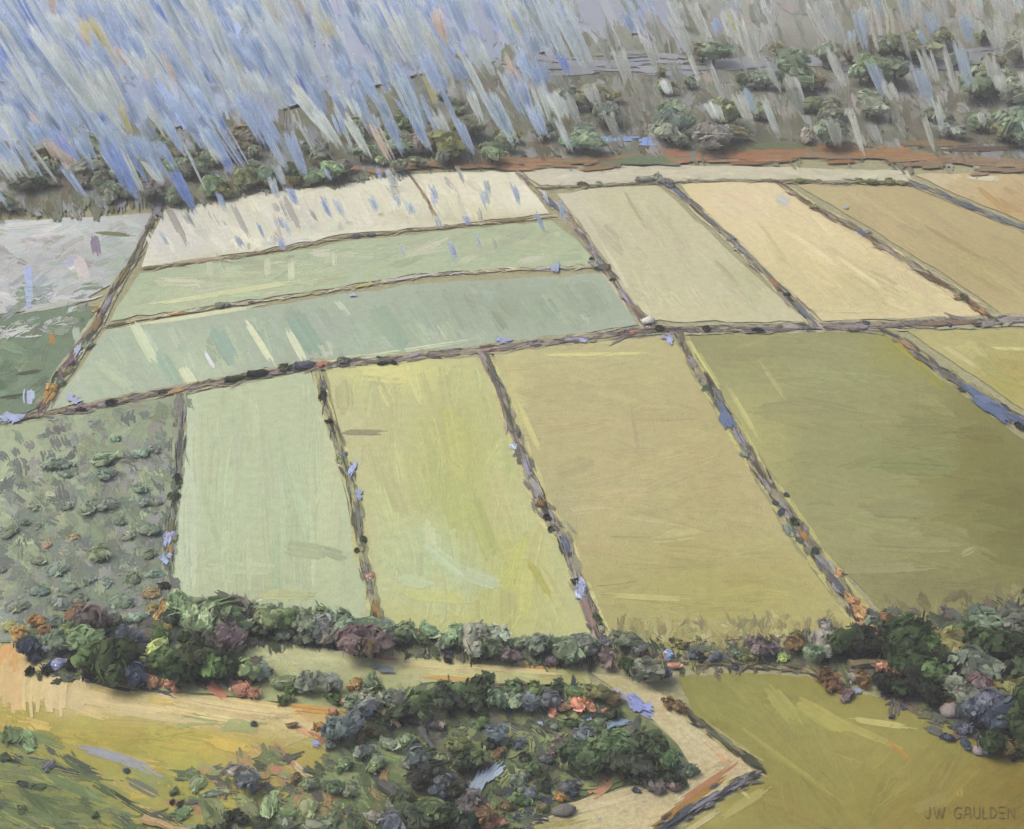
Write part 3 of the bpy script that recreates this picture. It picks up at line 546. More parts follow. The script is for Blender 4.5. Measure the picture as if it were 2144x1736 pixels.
# ------------------------------------------------------------------ standing water: small pools lying in ditches and hollows
def pool(u, v, ru, rv, ang=0, col=(158, 172, 216)):
    st = Strokes(); n = 3 if max(ru, rv) < 25 else 6
    if rv > ru: ru, rv, ang = rv, ru, ang + 90
    ca, sa = math.cos(math.radians(ang)), math.sin(math.radians(ang))
    for _ in range(n):
        du, dv = random.uniform(-.55, .55) * ru, random.uniform(-.6, .6) * rv
        st.add(u + du * ca - dv * sa, v + du * sa + dv * ca, ru * random.uniform(.9, 1.6), rv * random.uniform(.8, 1.4), ang + random.gauss(0, 12), np.array(col) * random.uniform(.9, 1.1), random.gauss(0, 2), .5, .05)
    st.build("pool", M_water, None, "structure", n=7, rag=.35)
for p in ((738, 982, 9, 22, 15), (750, 1034, 11, 17, 0), (352, 1128, 7, 18, 8), (346, 1168, 13, 16, 0), (20, 872, 34, 12, -8), (150, 832, 20, 13, -10, (168, 172, 206)), (662, 1556, 16, 8, 28), (1016, 1628, 60, 17, -46, (166, 180, 200)), (985, 1654, 24, 18, -30, (176, 190, 226)),
          (1792, 1446, 13, 8, 5, (142, 164, 222)), (1290, 1512, 32, 8, -8, (130, 150, 176)), (1236, 1505, 20, 5, -10, (128, 152, 190)), (1128, 1512, 10, 5, 0, (160, 178, 214)), (1206, 1640, 18, 9, 5, (128, 142, 148)), (1518, 872, 14, 30, -28, (96, 112, 146)), (2070, 850, 50, 12, 34, (88, 104, 140)), (1252, 1712, 4, 3, 0),
          (800, 1400, 30, 7, 6, (116, 128, 140)), (1340, 1476, 34, 16, 30, (140, 152, 208)), (80, 1365, 24, 18, 20, (130, 146, 166)), (1216, 735 - 22, 16, 6, 0, (160, 164, 206)), (1398, 706, 16, 10, 40, (158, 162, 206)), (740, 615, 12, 5, 0, (186, 190, 214)), (1160, 565, 10, 18, 0, (160, 172, 204)), (1770, 412 + 20, 8, 4, 0, (150, 160, 190)), (1050, 712, 26, 6, -5, (160, 166, 206)), (1748, 1362, 18, 12, 20, (140, 150, 170))):
    pool(*p)

# ------------------------------------------------------------------ low undergrowth that the trees stand in
def undergrowth(poly, n, pal, ln, wd, ang, spread, lift=(.06, .3), bend=4, weight=None):
    st = Strokes(); us = [p[0] for p in poly]; vs = [p[1] for p in poly]; k = 0
    while k < n:
        u, v = random.uniform(min(us), max(us)), random.uniform(min(vs), max(vs))
        if not inside(poly, u, v) or (weight and random.random() > weight(u, v)): continue
        c = random.choice(pal); a = random.gauss(ang, spread)
        for q in range(random.randint(1, 3)):
            st.add(u + random.gauss(0, wd * .6), v + random.gauss(0, wd * .5), ln * random.uniform(.5, 1.3), wd * random.uniform(.5, 1.3), a + random.gauss(0, 12), c, random.gauss(0, bend), random.uniform(*lift), .09)
        k += 1
    st.build("undergrowth", M_crop, None, "stuff", rag=.35, dry=.15, relief=.06)
DKS = [(72, 84, 58), (92, 104, 76), (84, 88, 84), (104, 112, 84), (62, 68, 54), (110, 104, 96), (96, 100, 92)]
undergrowth([(350, 1285), (620, 1315), (1000, 1345), (1240, 1372), (1240, 1394), (1000, 1372), (700, 1348), (350, 1340)], 260, DKS + [(120, 128, 96)], 36, 13, 80, 25)
undergrowth([(30, 1300), (330, 1290), (480, 1350), (560, 1400), (540, 1440), (420, 1425), (250, 1425), (90, 1410)], 260, DKS + [(78, 84, 100), (128, 140, 104)], 38, 16, 10, 40)
undergrowth([(1290, 1340), (1500, 1345), (1720, 1320), (1740, 1400), (1500, 1400), (1300, 1400)], 150, DKS + [(140, 134, 96), (150, 146, 100)], 30, 11, 70, 30, (.05, .2))
undergrowth([(1730, 1370), (1830, 1300), (2144, 1260), (2260, 1300), (2260, 1540), (2050, 1560), (1960, 1500), (1880, 1460), (1750, 1420)], 420, DKS + [(58, 62, 46), (112, 96, 84), (66, 70, 88)], 46, 20, 10, 40)
undergrowth([(720, 1480), (900, 1432), (1240, 1440), (1300, 1480), (1420, 1570), (1440, 1620), (1200, 1650), (1080, 1740), (840, 1740), (905, 1600), (800, 1530)], 380, [(84, 96, 68), (104, 116, 82), (92, 96, 90), (120, 130, 88), (72, 78, 64), (118, 112, 96), (104, 106, 98), (66, 72, 86), (132, 142, 98), (150, 158, 108)], 44, 17, 15, 45)
undergrowth([(380, 1600), (560, 1570), (700, 1590), (860, 1640), (860, 1750), (380, 1750)], 120, [(112, 126, 84), (140, 152, 106), (92, 104, 76), (150, 160, 112), (96, 98, 90), (166, 142, 96), (128, 134, 98)], 52, 18, 35, 25)
undergrowth([(-40, 1540), (60, 1540), (220, 1620), (400, 1720), (400, 1750), (-40, 1750)], 70, [(104, 118, 78), (90, 104, 70), (120, 132, 90), (142, 148, 88), (84, 92, 80)], 90, 13, 22, 8, (.04, .14))
undergrowth([(0, 910), (360, 850), (350, 1290), (300, 1320), (0, 1340)], 330, [(120, 130, 114), (114, 122, 116), (128, 138, 124), (108, 116, 110), (134, 146, 120), (142, 146, 142), (156, 166, 138)], 40, 25, 62, 40, (.04, .1), 6, lambda u, v: .25 + .75 * min(1, max(0, (v - 900) / 380)) * (.5 + u / 700))
undergrowth([(-40, 330), (400, 270), (860, 280), (860, 350), (600, 382), (340, 424), (-40, 448)], 420, [(110, 112, 90), (100, 102, 80), (126, 128, 110), (118, 108, 96), (150, 154, 162), (124, 130, 110), (138, 142, 148)], 48, 18, 68, 14, (.4, .55))
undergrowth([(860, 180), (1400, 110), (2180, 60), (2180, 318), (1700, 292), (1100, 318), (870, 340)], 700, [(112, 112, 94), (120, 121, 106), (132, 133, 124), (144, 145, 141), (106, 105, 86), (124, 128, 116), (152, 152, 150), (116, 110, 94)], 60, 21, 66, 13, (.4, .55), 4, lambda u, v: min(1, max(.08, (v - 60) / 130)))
undergrowth([(1300, 1305), (1780, 1295), (1790, 1335), (1300, 1350)], 80, [(160, 153, 100), (168, 161, 108), (150, 145, 98), (182, 176, 122), (142, 136, 98)], 40, 13, 80, 40, (.04, .12))
undergrowth([(1850, 1262), (2180, 1245), (2180, 1300), (1850, 1300)], 70, [(134, 130, 88), (122, 118, 78), (146, 140, 98), (112, 110, 76)], 40, 14, 70, 40, (.04, .15))
undergrowth([(-40, 620), (210, 560), (190, 660), (60, 700), (-40, 720)], 40, [(176, 180, 176), (140, 152, 136), (196, 198, 198), (124, 140, 118), (160, 170, 176)], 60, 15, -10, 18, (.04, .08))

# ------------------------------------------------------------------ trees and bushes
def crown_mesh(name, seed, nd_big=54, nd_small=24, flat=.85, lobes=4):
    """irregular crown: overlapping lobes inside, curved leaf sprays of several strips over it"""
    r = np.random.default_rng(seed)
    V, Fq, C = [], [], []
    lob = [np.array([0, 0, 0.0])] + [np.array([math.cos(a) * d, math.sin(a) * d, r.uniform(-.25, .3)]) for a, d in zip(r.uniform(0, 6.28, lobes), r.uniform(.35, .75, lobes))]
    rad = [.62] + list(r.uniform(.3, .5, lobes))
    for c, q in zip(lob, rad):                       # lobe bodies
        n, m = 8, 5; o = len(V); tone = r.uniform(.7, 1.0)
        for j in range(m + 1):
            ph = -math.pi / 2 + math.pi * j / m
            for i in range(n):
                th = 2 * math.pi * i / n; k = q * r.uniform(.82, 1.1)
                V.append(c * [1, 1, flat] + np.array([math.cos(th) * math.cos(ph) * k, math.sin(th) * math.cos(ph) * k, math.sin(ph) * k * flat])); C.append(tone * r.uniform(.85, 1.1))
        for j in range(m):
            for i in range(n): Fq.append((o + j * n + i, o + j * n + (i + 1) % n, o + (j + 1) * n + (i + 1) % n, o + (j + 1) * n + i))
    for d in range(nd_big + nd_small):                # leaf sprays
        i = r.integers(len(lob)); c, q = lob[i], rad[i]; big_ = d < nd_big
        nrm = r.normal(0, 1, 3); nrm[2] = abs(nrm[2]) * 1.1 - .35; nrm /= np.linalg.norm(nrm)
        p = (c + nrm * q * r.uniform(.9, 1.28 if big_ else 1.5)) * [1, 1, flat]
        nn = nrm + r.normal(0, .38, 3); nn /= np.linalg.norm(nn)
        tdir = np.cross(nn, np.array([.5, .2, -1]) + r.normal(0, .5, 3)); tdir /= np.linalg.norm(tdir); b = np.cross(nn, tdir)
        big = d < nd_big
        L = r.uniform(.55, 1.1) if big else r.uniform(.25, .5); W = L * (r.uniform(.4, .62) if big else r.uniform(.4, .7))
        tone = r.choice([.68, .85, 1.0, 1.12, 1.3], p=[.12, .22, .36, .2, .1]) * r.uniform(.92, 1.08)
        ns = 5 if big else 2
        for s in range(ns):
            o = len(V); s0, s1 = s / ns - .5, (s + 1.05) / ns - .5; e0, e1 = r.uniform(-.55, -.38), r.uniform(.36, .58); tn = tone * r.uniform(.9, 1.1)
            for tt in (e0, 0, e1):
                bow = -.3 * tt * tt * L
                for ss, hz in ((s0, 0), (s1, .04)):
                    V.append(p + tdir * tt * L + b * ss * W * (1 - .5 * abs(tt)) + nn * (bow + hz * L + .02)); C.append(tn)
            Fq += [(o, o + 1, o + 3, o + 2), (o + 2, o + 3, o + 5, o + 4)]
    C = np.array(C)
    hue = 1 + r.normal(0, .05, (len(C), 3))
    return mesh_np(name, np.array(V), np.array(Fq), np.clip(C[:, None] * hue, .05, 2), M_leaf)
CROWNS = [crown_mesh("crown", 10 + i, flat=f) for i, f in enumerate((.95, .85, .75, .9, 1.05, .7, .8, .9))]
SHRUBS = [crown_mesh("foliage", 40 + i, 22, 12, f, 2) for i, f in enumerate((.8, .65, .9, .75, .6, 1.0))]

def trunk_mesh(seed):
    r = np.random.default_rng(seed); V, Fq = [], []
    def limb(p0, p1, r0, r1):
        o = len(V); n = 6; p0, p1 = np.array(p0), np.array(p1); mid = (p0 + p1) / 2 + r.normal(0, .03, 3)
        for p, q in ((p0, r0), (mid, (r0 + r1) / 2), (p1, r1)):
            for i in range(n):
                a = 2 * math.pi * i / n; V.append(p + [math.cos(a) * q, math.sin(a) * q, 0])
        for j in range(2):
            for i in range(n): Fq.append((o + j * n + i, o + j * n + (i + 1) % n, o + (j + 1) * n + (i + 1) % n, o + (j + 1) * n + i))
    limb((0, 0, -.05), (0, 0, .75), .1, .07)
    for k in range(3):
        a = k * 2.1 + r.uniform(0, 1); limb((0, 0, .5), (math.cos(a) * .4, math.sin(a) * .4, 1.15), .05, .02)
    return mesh_np("trunk", np.array(V), np.array(Fq), np.ones((len(V), 3)), M_bark, True)
TRUNKS = [trunk_mesh(70 + i) for i in range(4)]

PAL = {"dark green": (54, 66, 44), "green": (86, 102, 66), "sage green": (122, 134, 100), "grey green": (108, 116, 100), "navy blue": (64, 70, 84), "slate grey": (92, 96, 104), "mauve": (108, 96, 96),
       "brown": (110, 88, 62), "ochre": (172, 130, 66), "salmon pink": (186, 130, 110), "lime green": (164, 170, 108), "blackish green": (40, 44, 36), "lilac": (156, 156, 190), "orange": (172, 126, 80), "olive": (112, 110, 72), "grey": (128, 126, 118), "red": (178, 104, 84), "yellow": (186, 160, 72)}
LEAFK = 3.4
THINGS = []
def plant(kind, colour, u, v, rp, zone, t=0.0, squash=1.0, wide=None, pale=0.0, along_deg=None):
    if wide is None: wide = random.uniform(.85, 1.45)
    if colour in ("orange", "salmon pink", "red", "yellow", "ochre", "lime green", "lilac"): pale = max(pale, .3)
    if rp < 12.5 and zone in ("CL", "BT", "RT", "HL") and random.random() < .35: return
    if colour == "navy blue": rp *= .85
    m = float(mpp(u, v)); r = rp * m
    hc = r * (1.05 if kind == "tree" else .45 * squash)
    p = gpt(u, v, hc)
    base = Vector((p.x, p.y, p.z - hc - .02))
    small = rp < 8
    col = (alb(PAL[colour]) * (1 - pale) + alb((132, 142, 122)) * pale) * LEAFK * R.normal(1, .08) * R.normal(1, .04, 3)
    c4 = (*[float(x) for x in np.clip(col, .004, .8)], 1.0)
    name = kind
    rz = random.uniform(0, 6.28)
    if along_deg is not None:
        q = gpt(u + 6 * math.cos(math.radians(along_deg)), v + 6 * math.sin(math.radians(along_deg))) - gpt(u, v); rz = math.atan2(q.y, q.x)
    if small:
        o = link(name, random.choice(SHRUBS)); o.location = base + Vector((0, 0, hc)); o.scale = (r * wide, r * wide, r * squash); o.color = c4; o.rotation_euler.z = rz
    else:
        o = link(name, None); o.location = base; o.rotation_euler.z = rz
        c = link("crown" if kind == "tree" else "foliage", random.choice(CROWNS if kind == "tree" or rp > 26 else SHRUBS), o)
        c.location = (0, 0, hc); c.scale = (r * wide, r, r * squash); c.color = c4; c.rotation_euler.z = 0 if along_deg is not None else random.uniform(0, 6.28)
        s = link("trunk" if kind == "tree" else "stem", random.choice(TRUNKS), o)
        s.scale = (r, r, hc / .9); s.color = (*[float(x) for x in alb((84, 74, 62))], 1)
    o["category"] = kind
    THINGS.append(dict(o=o, kind=kind, c=colour, u=u, v=v, r=rp, zone=zone, t=t))

def row(key, n, r0, r1, colours, hand=(), spread=.35, rev=False):
    line, w0, w1 = BANKS[key]
    for i in range(n):
        t = random.random()
        u, v, a = along(line, t); w = w0 + (w1 - w0) * t; ar = math.radians(a); s = random.gauss(0, spread) * w
        u2, v2 = u - math.sin(ar) * s, v + math.cos(ar) * s
        if not (-30 < u2 < 2174): continue
        plant("bush", random.choice(colours), u2, v2, (r0 + (r1 - r0) * t) * random.uniform(.6, 1.35), key, t, squash=random.uniform(.4, .8), wide=random.uniform(1.1, 2.4), pale=random.uniform(0, .3), along_deg=a)
    for t, c, rr, off in hand:
        u, v, a = along(line, t); ar = math.radians(a)
        plant("bush", c, u - math.sin(ar) * off, v + math.cos(ar) * off, rr, key, t, squash=random.uniform(.5, .9), wide=random.uniform(1, 1.7), along_deg=a)
GG = ["dark green", "grey green", "blackish green", "sage green", "slate grey"]
row("D1", 3, 7, 11, GG + ["lilac"], [(.36, "blackish green", 11, -2), (.44, "dark green", 12, 4), (.84, "blackish green", 14, 2), (.96, "ochre", 17, 4), (.99, "ochre", 15, -14)])
row("D2", 4, 6, 11, GG, [(.1, "blackish green", 10, 0), (.2, "blackish green", 9, 0), (.66, "dark green", 9, -8), (.7, "dark green", 9, 9), (.8, "salmon pink", 9, 0), (.99, "blackish green", 14, 6)])
row("D3", 4, 7, 13, GG + ["brown", "lilac"], [(.48, "brown", 12, 0), (.53, "blackish green", 12, 4), (.74, "blackish green", 11, 2), (.86, "dark green", 12, -8), (.97, "mauve", 26, 0), (.93, "slate grey", 17, -10)])
row("D4", 4, 6, 12, GG + ["brown"], [(.56, "navy blue", 8, 10), (.59, "navy blue", 8, 10), (.56, "navy blue", 6, -18), (.64, "dark green", 12, 0), (.74, "dark green", 11, 0), (.83, "orange", 12, -14), (.92, "orange", 13, -10), (.96, "orange", 14, -8), (.98, "salmon pink", 12, 16)])
row("D5", 1, 6, 8, GG, [(.62, "blackish green", 12, 6)])
row("R", 8, 6, 8, GG + ["mauve", "slate grey", "brown"], [(.12, "blackish green", 9, 4), (.145, "blackish green", 11, 0), (.19, "dark green", 10, -2), (.255, "dark green", 14, -2), (.275, "blackish green", 15, -4), (.295, "dark green", 15, -3), (.315, "slate grey", 16, -4), (.325, "red", 8, 0), (.345, "grey green", 13, -6), (.378, "blackish green", 8, 8), (.388, "blackish green", 7, 8), (.615, "blackish green", 11, 0), (.655, "blackish green", 10, 2), (.7, "blackish green", 9, 4), (.74, "slate grey", 8, 2), (.79, "navy blue", 7, -6), (.86, "navy blue", 8, 4)])
row("V1", 3, 5, 10, ["brown", "olive", "grey green", "mauve"], [(.06, "mauve", 7, 0), (.78, "mauve", 13, 0), (.9, "ochre", 14, 0), (.5, "ochre", 9, 12)])
row("V2", 3, 4, 7, ["brown", "grey", "slate grey"], [(.57, "blackish green", 8, 10), (.605, "grey", 17, 4), (.63, "brown", 11, -6), (.7, "blackish green", 6, 0), (.97, "blackish green", 9, 0)])
row("V3", 3, 4, 7, ["slate grey", "grey", "olive"], [(.02, "grey", 14, 0), (.06, "slate grey", 10, 0), (.8, "blackish green", 8, -2)])
row("V4", 3, 4, 7, ["brown", "olive", "grey"], [(.17, "olive", 9, 0), (.86, "dark green", 9, 0)])
row("V5", 1, 4, 5, ["slate grey", "grey green"])
row("TA", 1, 3.5, 3.5, ["brown", "olive"], [(.52, "slate grey", 8, 0), (.56, "slate grey", 6, 0)])
row("TB", 1, 3.5, 3.5, ["olive", "brown"], [(.235, "grey", 11, -4), (.25, "grey", 8, -3)])
row("FS", 1, 5, 6, ["olive", "brown", "grey"], [(.13, "brown", 8, -4), (.17, "grey", 9, -2), (.3, "grey", 14, -8), (.35, "grey", 12, -4), (.7, "olive", 9, -2), (.86, "olive", 10, -2), (.9, "olive", 11, -1), (.94, "olive", 11, -1), (.97, "olive", 10, 0)])
BANKS["HR"] = ([(350, 1300), (480, 1318), (620, 1330), (800, 1342), (1000, 1356), (1120, 1375), (1240, 1388)], 30, 24)
HR = BANKS["HR"][0]
for i in range(38):
    t = (i + random.random()) / 38; u, v, a = along(HR, t); v -= 8
    back = i % 2
    big = 1 if u < 820 else .72
    c = random.choice(["sage green", "grey green", "green", "grey", "sage green"] if back else ["dark green", "mauve", "slate grey", "green", "blackish green", "grey green"])
    plant("tree" if random.random() < .6 else "bush", c, u, v + (-24 if back else 4) * big + random.gauss(0, 4), random.uniform(20, 33) * big * (1.15 if back else .75), "HR", t, pale=.6 if back else .25)
for u, v, r, c in ((455, 1278, 36, "green"), (492, 1272, 36, "mauve"), (425, 1300, 26, "sage green"), (560, 1298, 32, "sage green"), (590, 1300, 30, "green"), (640, 1306, 30, "grey green"), (680, 1312, 27, "grey"), (720, 1322, 27, "grey"), (480, 1338, 30, "mauve"), (450, 1344, 22, "dark green"), (740, 1345, 34, "mauve"), (785, 1346, 36, "mauve"), (765, 1352, 30, "brown"), (985, 1338, 30, "grey"), (1035, 1360, 26, "dark green"), (1010, 1362, 20, "dark green"), (1065, 1372, 20, "mauve"), (1130, 1352, 26, "grey green"), (1185, 1358, 28, "grey green"), (1220, 1345, 26, "grey"), (1160, 1382, 18, "mauve"), (935, 1365, 9, "navy blue"), (935, 1383, 9, "blackish green"), (708, 1357, 8, "navy blue")):
    tt = min(max((u - 350) / 890, 0), 1); plant("tree" if r > 18 else "bush", c, u, v, r, "HR", tt, pale=.25 if c not in ("navy blue", "blackish green", "mauve") else 0)
HBL = BANKS["HB"][0]
for u, v, r, c in ((1310, 1340, 24, "grey green"), (1340, 1355, 18, "grey"), (1400, 1370, 13, "lilac"), (1450, 1372, 14, "slate grey"), (1470, 1378, 11, "blackish green"), (1500, 1372, 14, "slate grey"), (1545, 1370, 13, "grey green"), (1590, 1352, 22, "mauve"), (1605, 1356, 18, "mauve"), (1665, 1350, 18, "brown"), (1672, 1330, 14, "olive"), (1640, 1376, 14, "lime green"), (1700, 1368, 20, "grey green"), (1350, 1402, 26, "grey green"), (1320, 1396, 22, "dark green"), (1385, 1408, 18, "slate grey"), (1330, 1405, 9, "blackish green"), (1350, 1416, 10, "blackish green"), (1540, 1398, 9, "navy blue"), (1560, 1378, 12, "olive"), (1425, 1350, 14, "olive"), (1720, 1345, 24, "grey"), (1410, 1395, 10, "salmon pink"), (1425, 1480, 16, "brown"), (1400, 1474, 16, "brown")):
    plant("tree" if r > 17 else "bush", c, u, v, r, "HB", (u - 1290) / 450)
# clump at the top of the yellow hillside
for u, v, r, c in ((55, 1352, 24, "navy blue"), (72, 1375, 22, "navy blue"), (40, 1330, 18, "ochre"), (82, 1300, 18, "ochre"), (90, 1318, 14, "orange"), (190, 1288, 32, "mauve"), (170, 1290, 24, "brown"), (232, 1300, 20, "grey"), (120, 1345, 24, "grey green"), (150, 1325, 26, "sage green"), (180, 1340, 28, "sage green"), (265, 1335, 24, "slate grey"), (290, 1340, 20, "slate grey"), (225, 1385, 40, "dark green"), (190, 1375, 34, "green"), (260, 1375, 34, "dark green"), (195, 1405, 20, "blackish green"), (245, 1410, 24, "navy blue"), (285, 1408, 28, "navy blue"), (278, 1425, 18, "navy blue"), (145, 1395, 15, "blackish green"), (100, 1400, 15, "blackish green"), (118, 1392, 16, "lilac"), (60, 1405, 11, "blackish green"), (330, 1355, 24, "lime green"), (345, 1380, 24, "green"), (405, 1375, 36, "dark green"), (440, 1388, 32, "green"), (470, 1392, 30, "dark green"), (375, 1395, 30, "dark green"), (405, 1418, 18, "blackish green"), (425, 1424, 14, "blackish green"), (330, 1330, 22, "green"), (380, 1335, 18, "dark green"), (415, 1345, 16, "blackish green"), (455, 1328, 10, "navy blue"), (545, 1410, 22, "grey"), (520, 1400, 24, "sage green"), (590, 1432, 22, "sage green"), (610, 1438, 18, "green"), (650, 1428, 24, "grey green"), (690, 1430, 24, "grey"), (600, 1462, 18, "green"), (700, 1462, 20, "green"), (770, 1428, 22, "sage green"), (745, 1432, 18, "orange"), (790, 1445, 18, "green"), (500, 1440, 20, "salmon pink"), (530, 1450, 16, "salmon pink"), (320, 1430, 18, "salmon pink"), (355, 1432, 15, "salmon pink")):
    plant("tree" if r > 22 else "bush", c, u, v, r, "CL")
# scrub in the rough field
for u, v, r, c in ((240, 920, 10, "navy blue"), (300, 945, 17, "slate grey"), (325, 940, 13, "slate grey"), (125, 968, 18, "slate grey"), (215, 965, 22, "grey green"), (225, 990, 18, "slate grey"), (140, 995, 10, "slate grey"), (290, 1025, 14, "slate grey"), (310, 1050, 15, "slate grey"), (330, 1052, 12, "mauve"), (230, 1055, 20, "slate grey"), (180, 1062, 18, "grey green"), (140, 1062, 12, "slate grey"), (50, 1095, 10, "blackish green"), (82, 1102, 8, "navy blue"), (205, 1160, 22, "olive"), (155, 1125, 9, "orange"), (305, 1110, 20, "grey green"), (265, 1125, 14, "grey"), (310, 1165, 14, "dark green"), (115, 1195, 16, "slate grey"), (75, 1175, 12, "grey green"), (75, 1238, 17, "slate grey"), (60, 1236, 9, "blackish green"), (140, 1230, 16, "slate grey"), (190, 1215, 14, "navy blue"), (225, 1220, 12, "slate grey"), (280, 1215, 18, "grey green"), (130, 1265, 20, "slate grey"), (165, 1258, 16, "navy blue"), (250, 1260, 20, "grey green"), (315, 1240, 16, "ochre"), (320, 1270, 14, "ochre"), (30, 1270, 18, "grey green"), (15, 1120, 14, "sage green"), (250, 1090, 12, "slate grey"), (70, 1060, 12, "sage green"), (5, 1195, 9, "navy blue"), (330, 1200, 12, "slate grey"), (95, 1145, 9, "salmon pink"), (290, 1290, 18, "slate grey"), (20, 1310, 16, "ochre"), (110, 1300, 16, "slate grey")):
    plant("bush", c, u, v, r * 1.25, "SC", squash=.55, wide=random.uniform(.9, 1.3), pale=.6)
# wood on the far bank of the big olive field
for u, v, r, c in ((1775, 1338, 34, "dark green"), (1802, 1346, 32, "blackish green"), (1752, 1350, 24, "dark green"), (1815, 1340, 28, "blackish green"), (1858, 1338, 28, "blackish green"), (1842, 1346, 22, "brown"), (1910, 1330, 42, "dark green"), (1930, 1310, 32, "olive"), (1895, 1360, 34, "dark green"), (1950, 1355, 34, "green"), (1985, 1345, 34, "olive"), (2010, 1330, 30, "green"), (1880, 1318, 20, "grey green"), (1865, 1300, 20, "brown"), (2050, 1340, 34, "dark green"), (2085, 1350, 40, "dark green"), (2120, 1365, 34, "blackish green"), (2075, 1315, 28, "grey green"), (2120, 1310, 34, "grey green"), (2050, 1300, 26, "grey green"), (2150, 1335, 34, "dark green"), (1930, 1385, 34, "dark green"), (1980, 1385, 34, "blackish green"), (1900, 1400, 30, "dark green"), (1960, 1410, 30, "green"), (2020, 1390, 36, "grey green"), (2070, 1400, 34, "grey green"), (2105, 1410, 30, "blackish green"), (2150, 1400, 34, "dark green"), (1915, 1430, 26, "blackish green"), (1890, 1445, 24, "dark green"), (1940, 1445, 26, "blackish green"), (1960, 1462, 22, "blackish green"), (1855, 1432, 24, "blackish green"), (1805, 1420, 22, "brown"), (1740, 1430, 22, "brown"), (1725, 1415, 20, "brown"), (1758, 1446, 11, "blackish green"), (1775, 1460, 14, "mauve"), (1790, 1418, 18, "grey"), (2000, 1430, 26, "grey green"), (2050, 1430, 28, "mauve"), (2090, 1440, 24, "olive"), (2025, 1455, 24, "grey green"), (2130, 1450, 30, "olive"), (2070, 1475, 30, "slate grey"), (2100, 1490, 40, "navy blue"), (2060, 1495, 34, "navy blue"), (2125, 1505, 34, "dark green"), (2035, 1510, 20, "navy blue"), (2030, 1480, 24, "slate grey"), (2010, 1490, 20, "navy blue"), (1990, 1480, 16, "brown"), (1985, 1545, 14, "navy blue"), (2015, 1530, 18, "slate grey"), (2018, 1555, 14, "navy blue"), (2085, 1560, 24, "dark green"), (2065, 1568, 16, "slate grey"), (2055, 1548, 14, "slate grey"), (2110, 1565, 20, "ochre"), (2135, 1555, 20, "olive"), (2132, 1580, 14, "blackish green"), (1868, 1500, 9, "navy blue"), (2150, 1480, 40, "dark green"), (1880, 1400, 16, "salmon pink"), (1848, 1398, 18, "salmon pink"), (1860, 1410, 14, "red"), (1825, 1318, 16, "orange"), (1990, 1318, 13, "salmon pink"), (1970, 1460, 16, "orange"), (2000, 1345, 13, "yellow"), (2020, 1352, 12, "yellow"), (1975, 1345, 12, "yellow"), (2060, 1272, 9, "navy blue"), (2045, 1276, 8, "navy blue"), (2115, 1305, 9, "navy blue"), (2160, 1570, 20, "olive"), (1730, 1310, 16, "grey"), (1830, 1300, 16, "grey green")):
    plant("tree" if r > 22 else "bush", c, u, v, r, "RT")
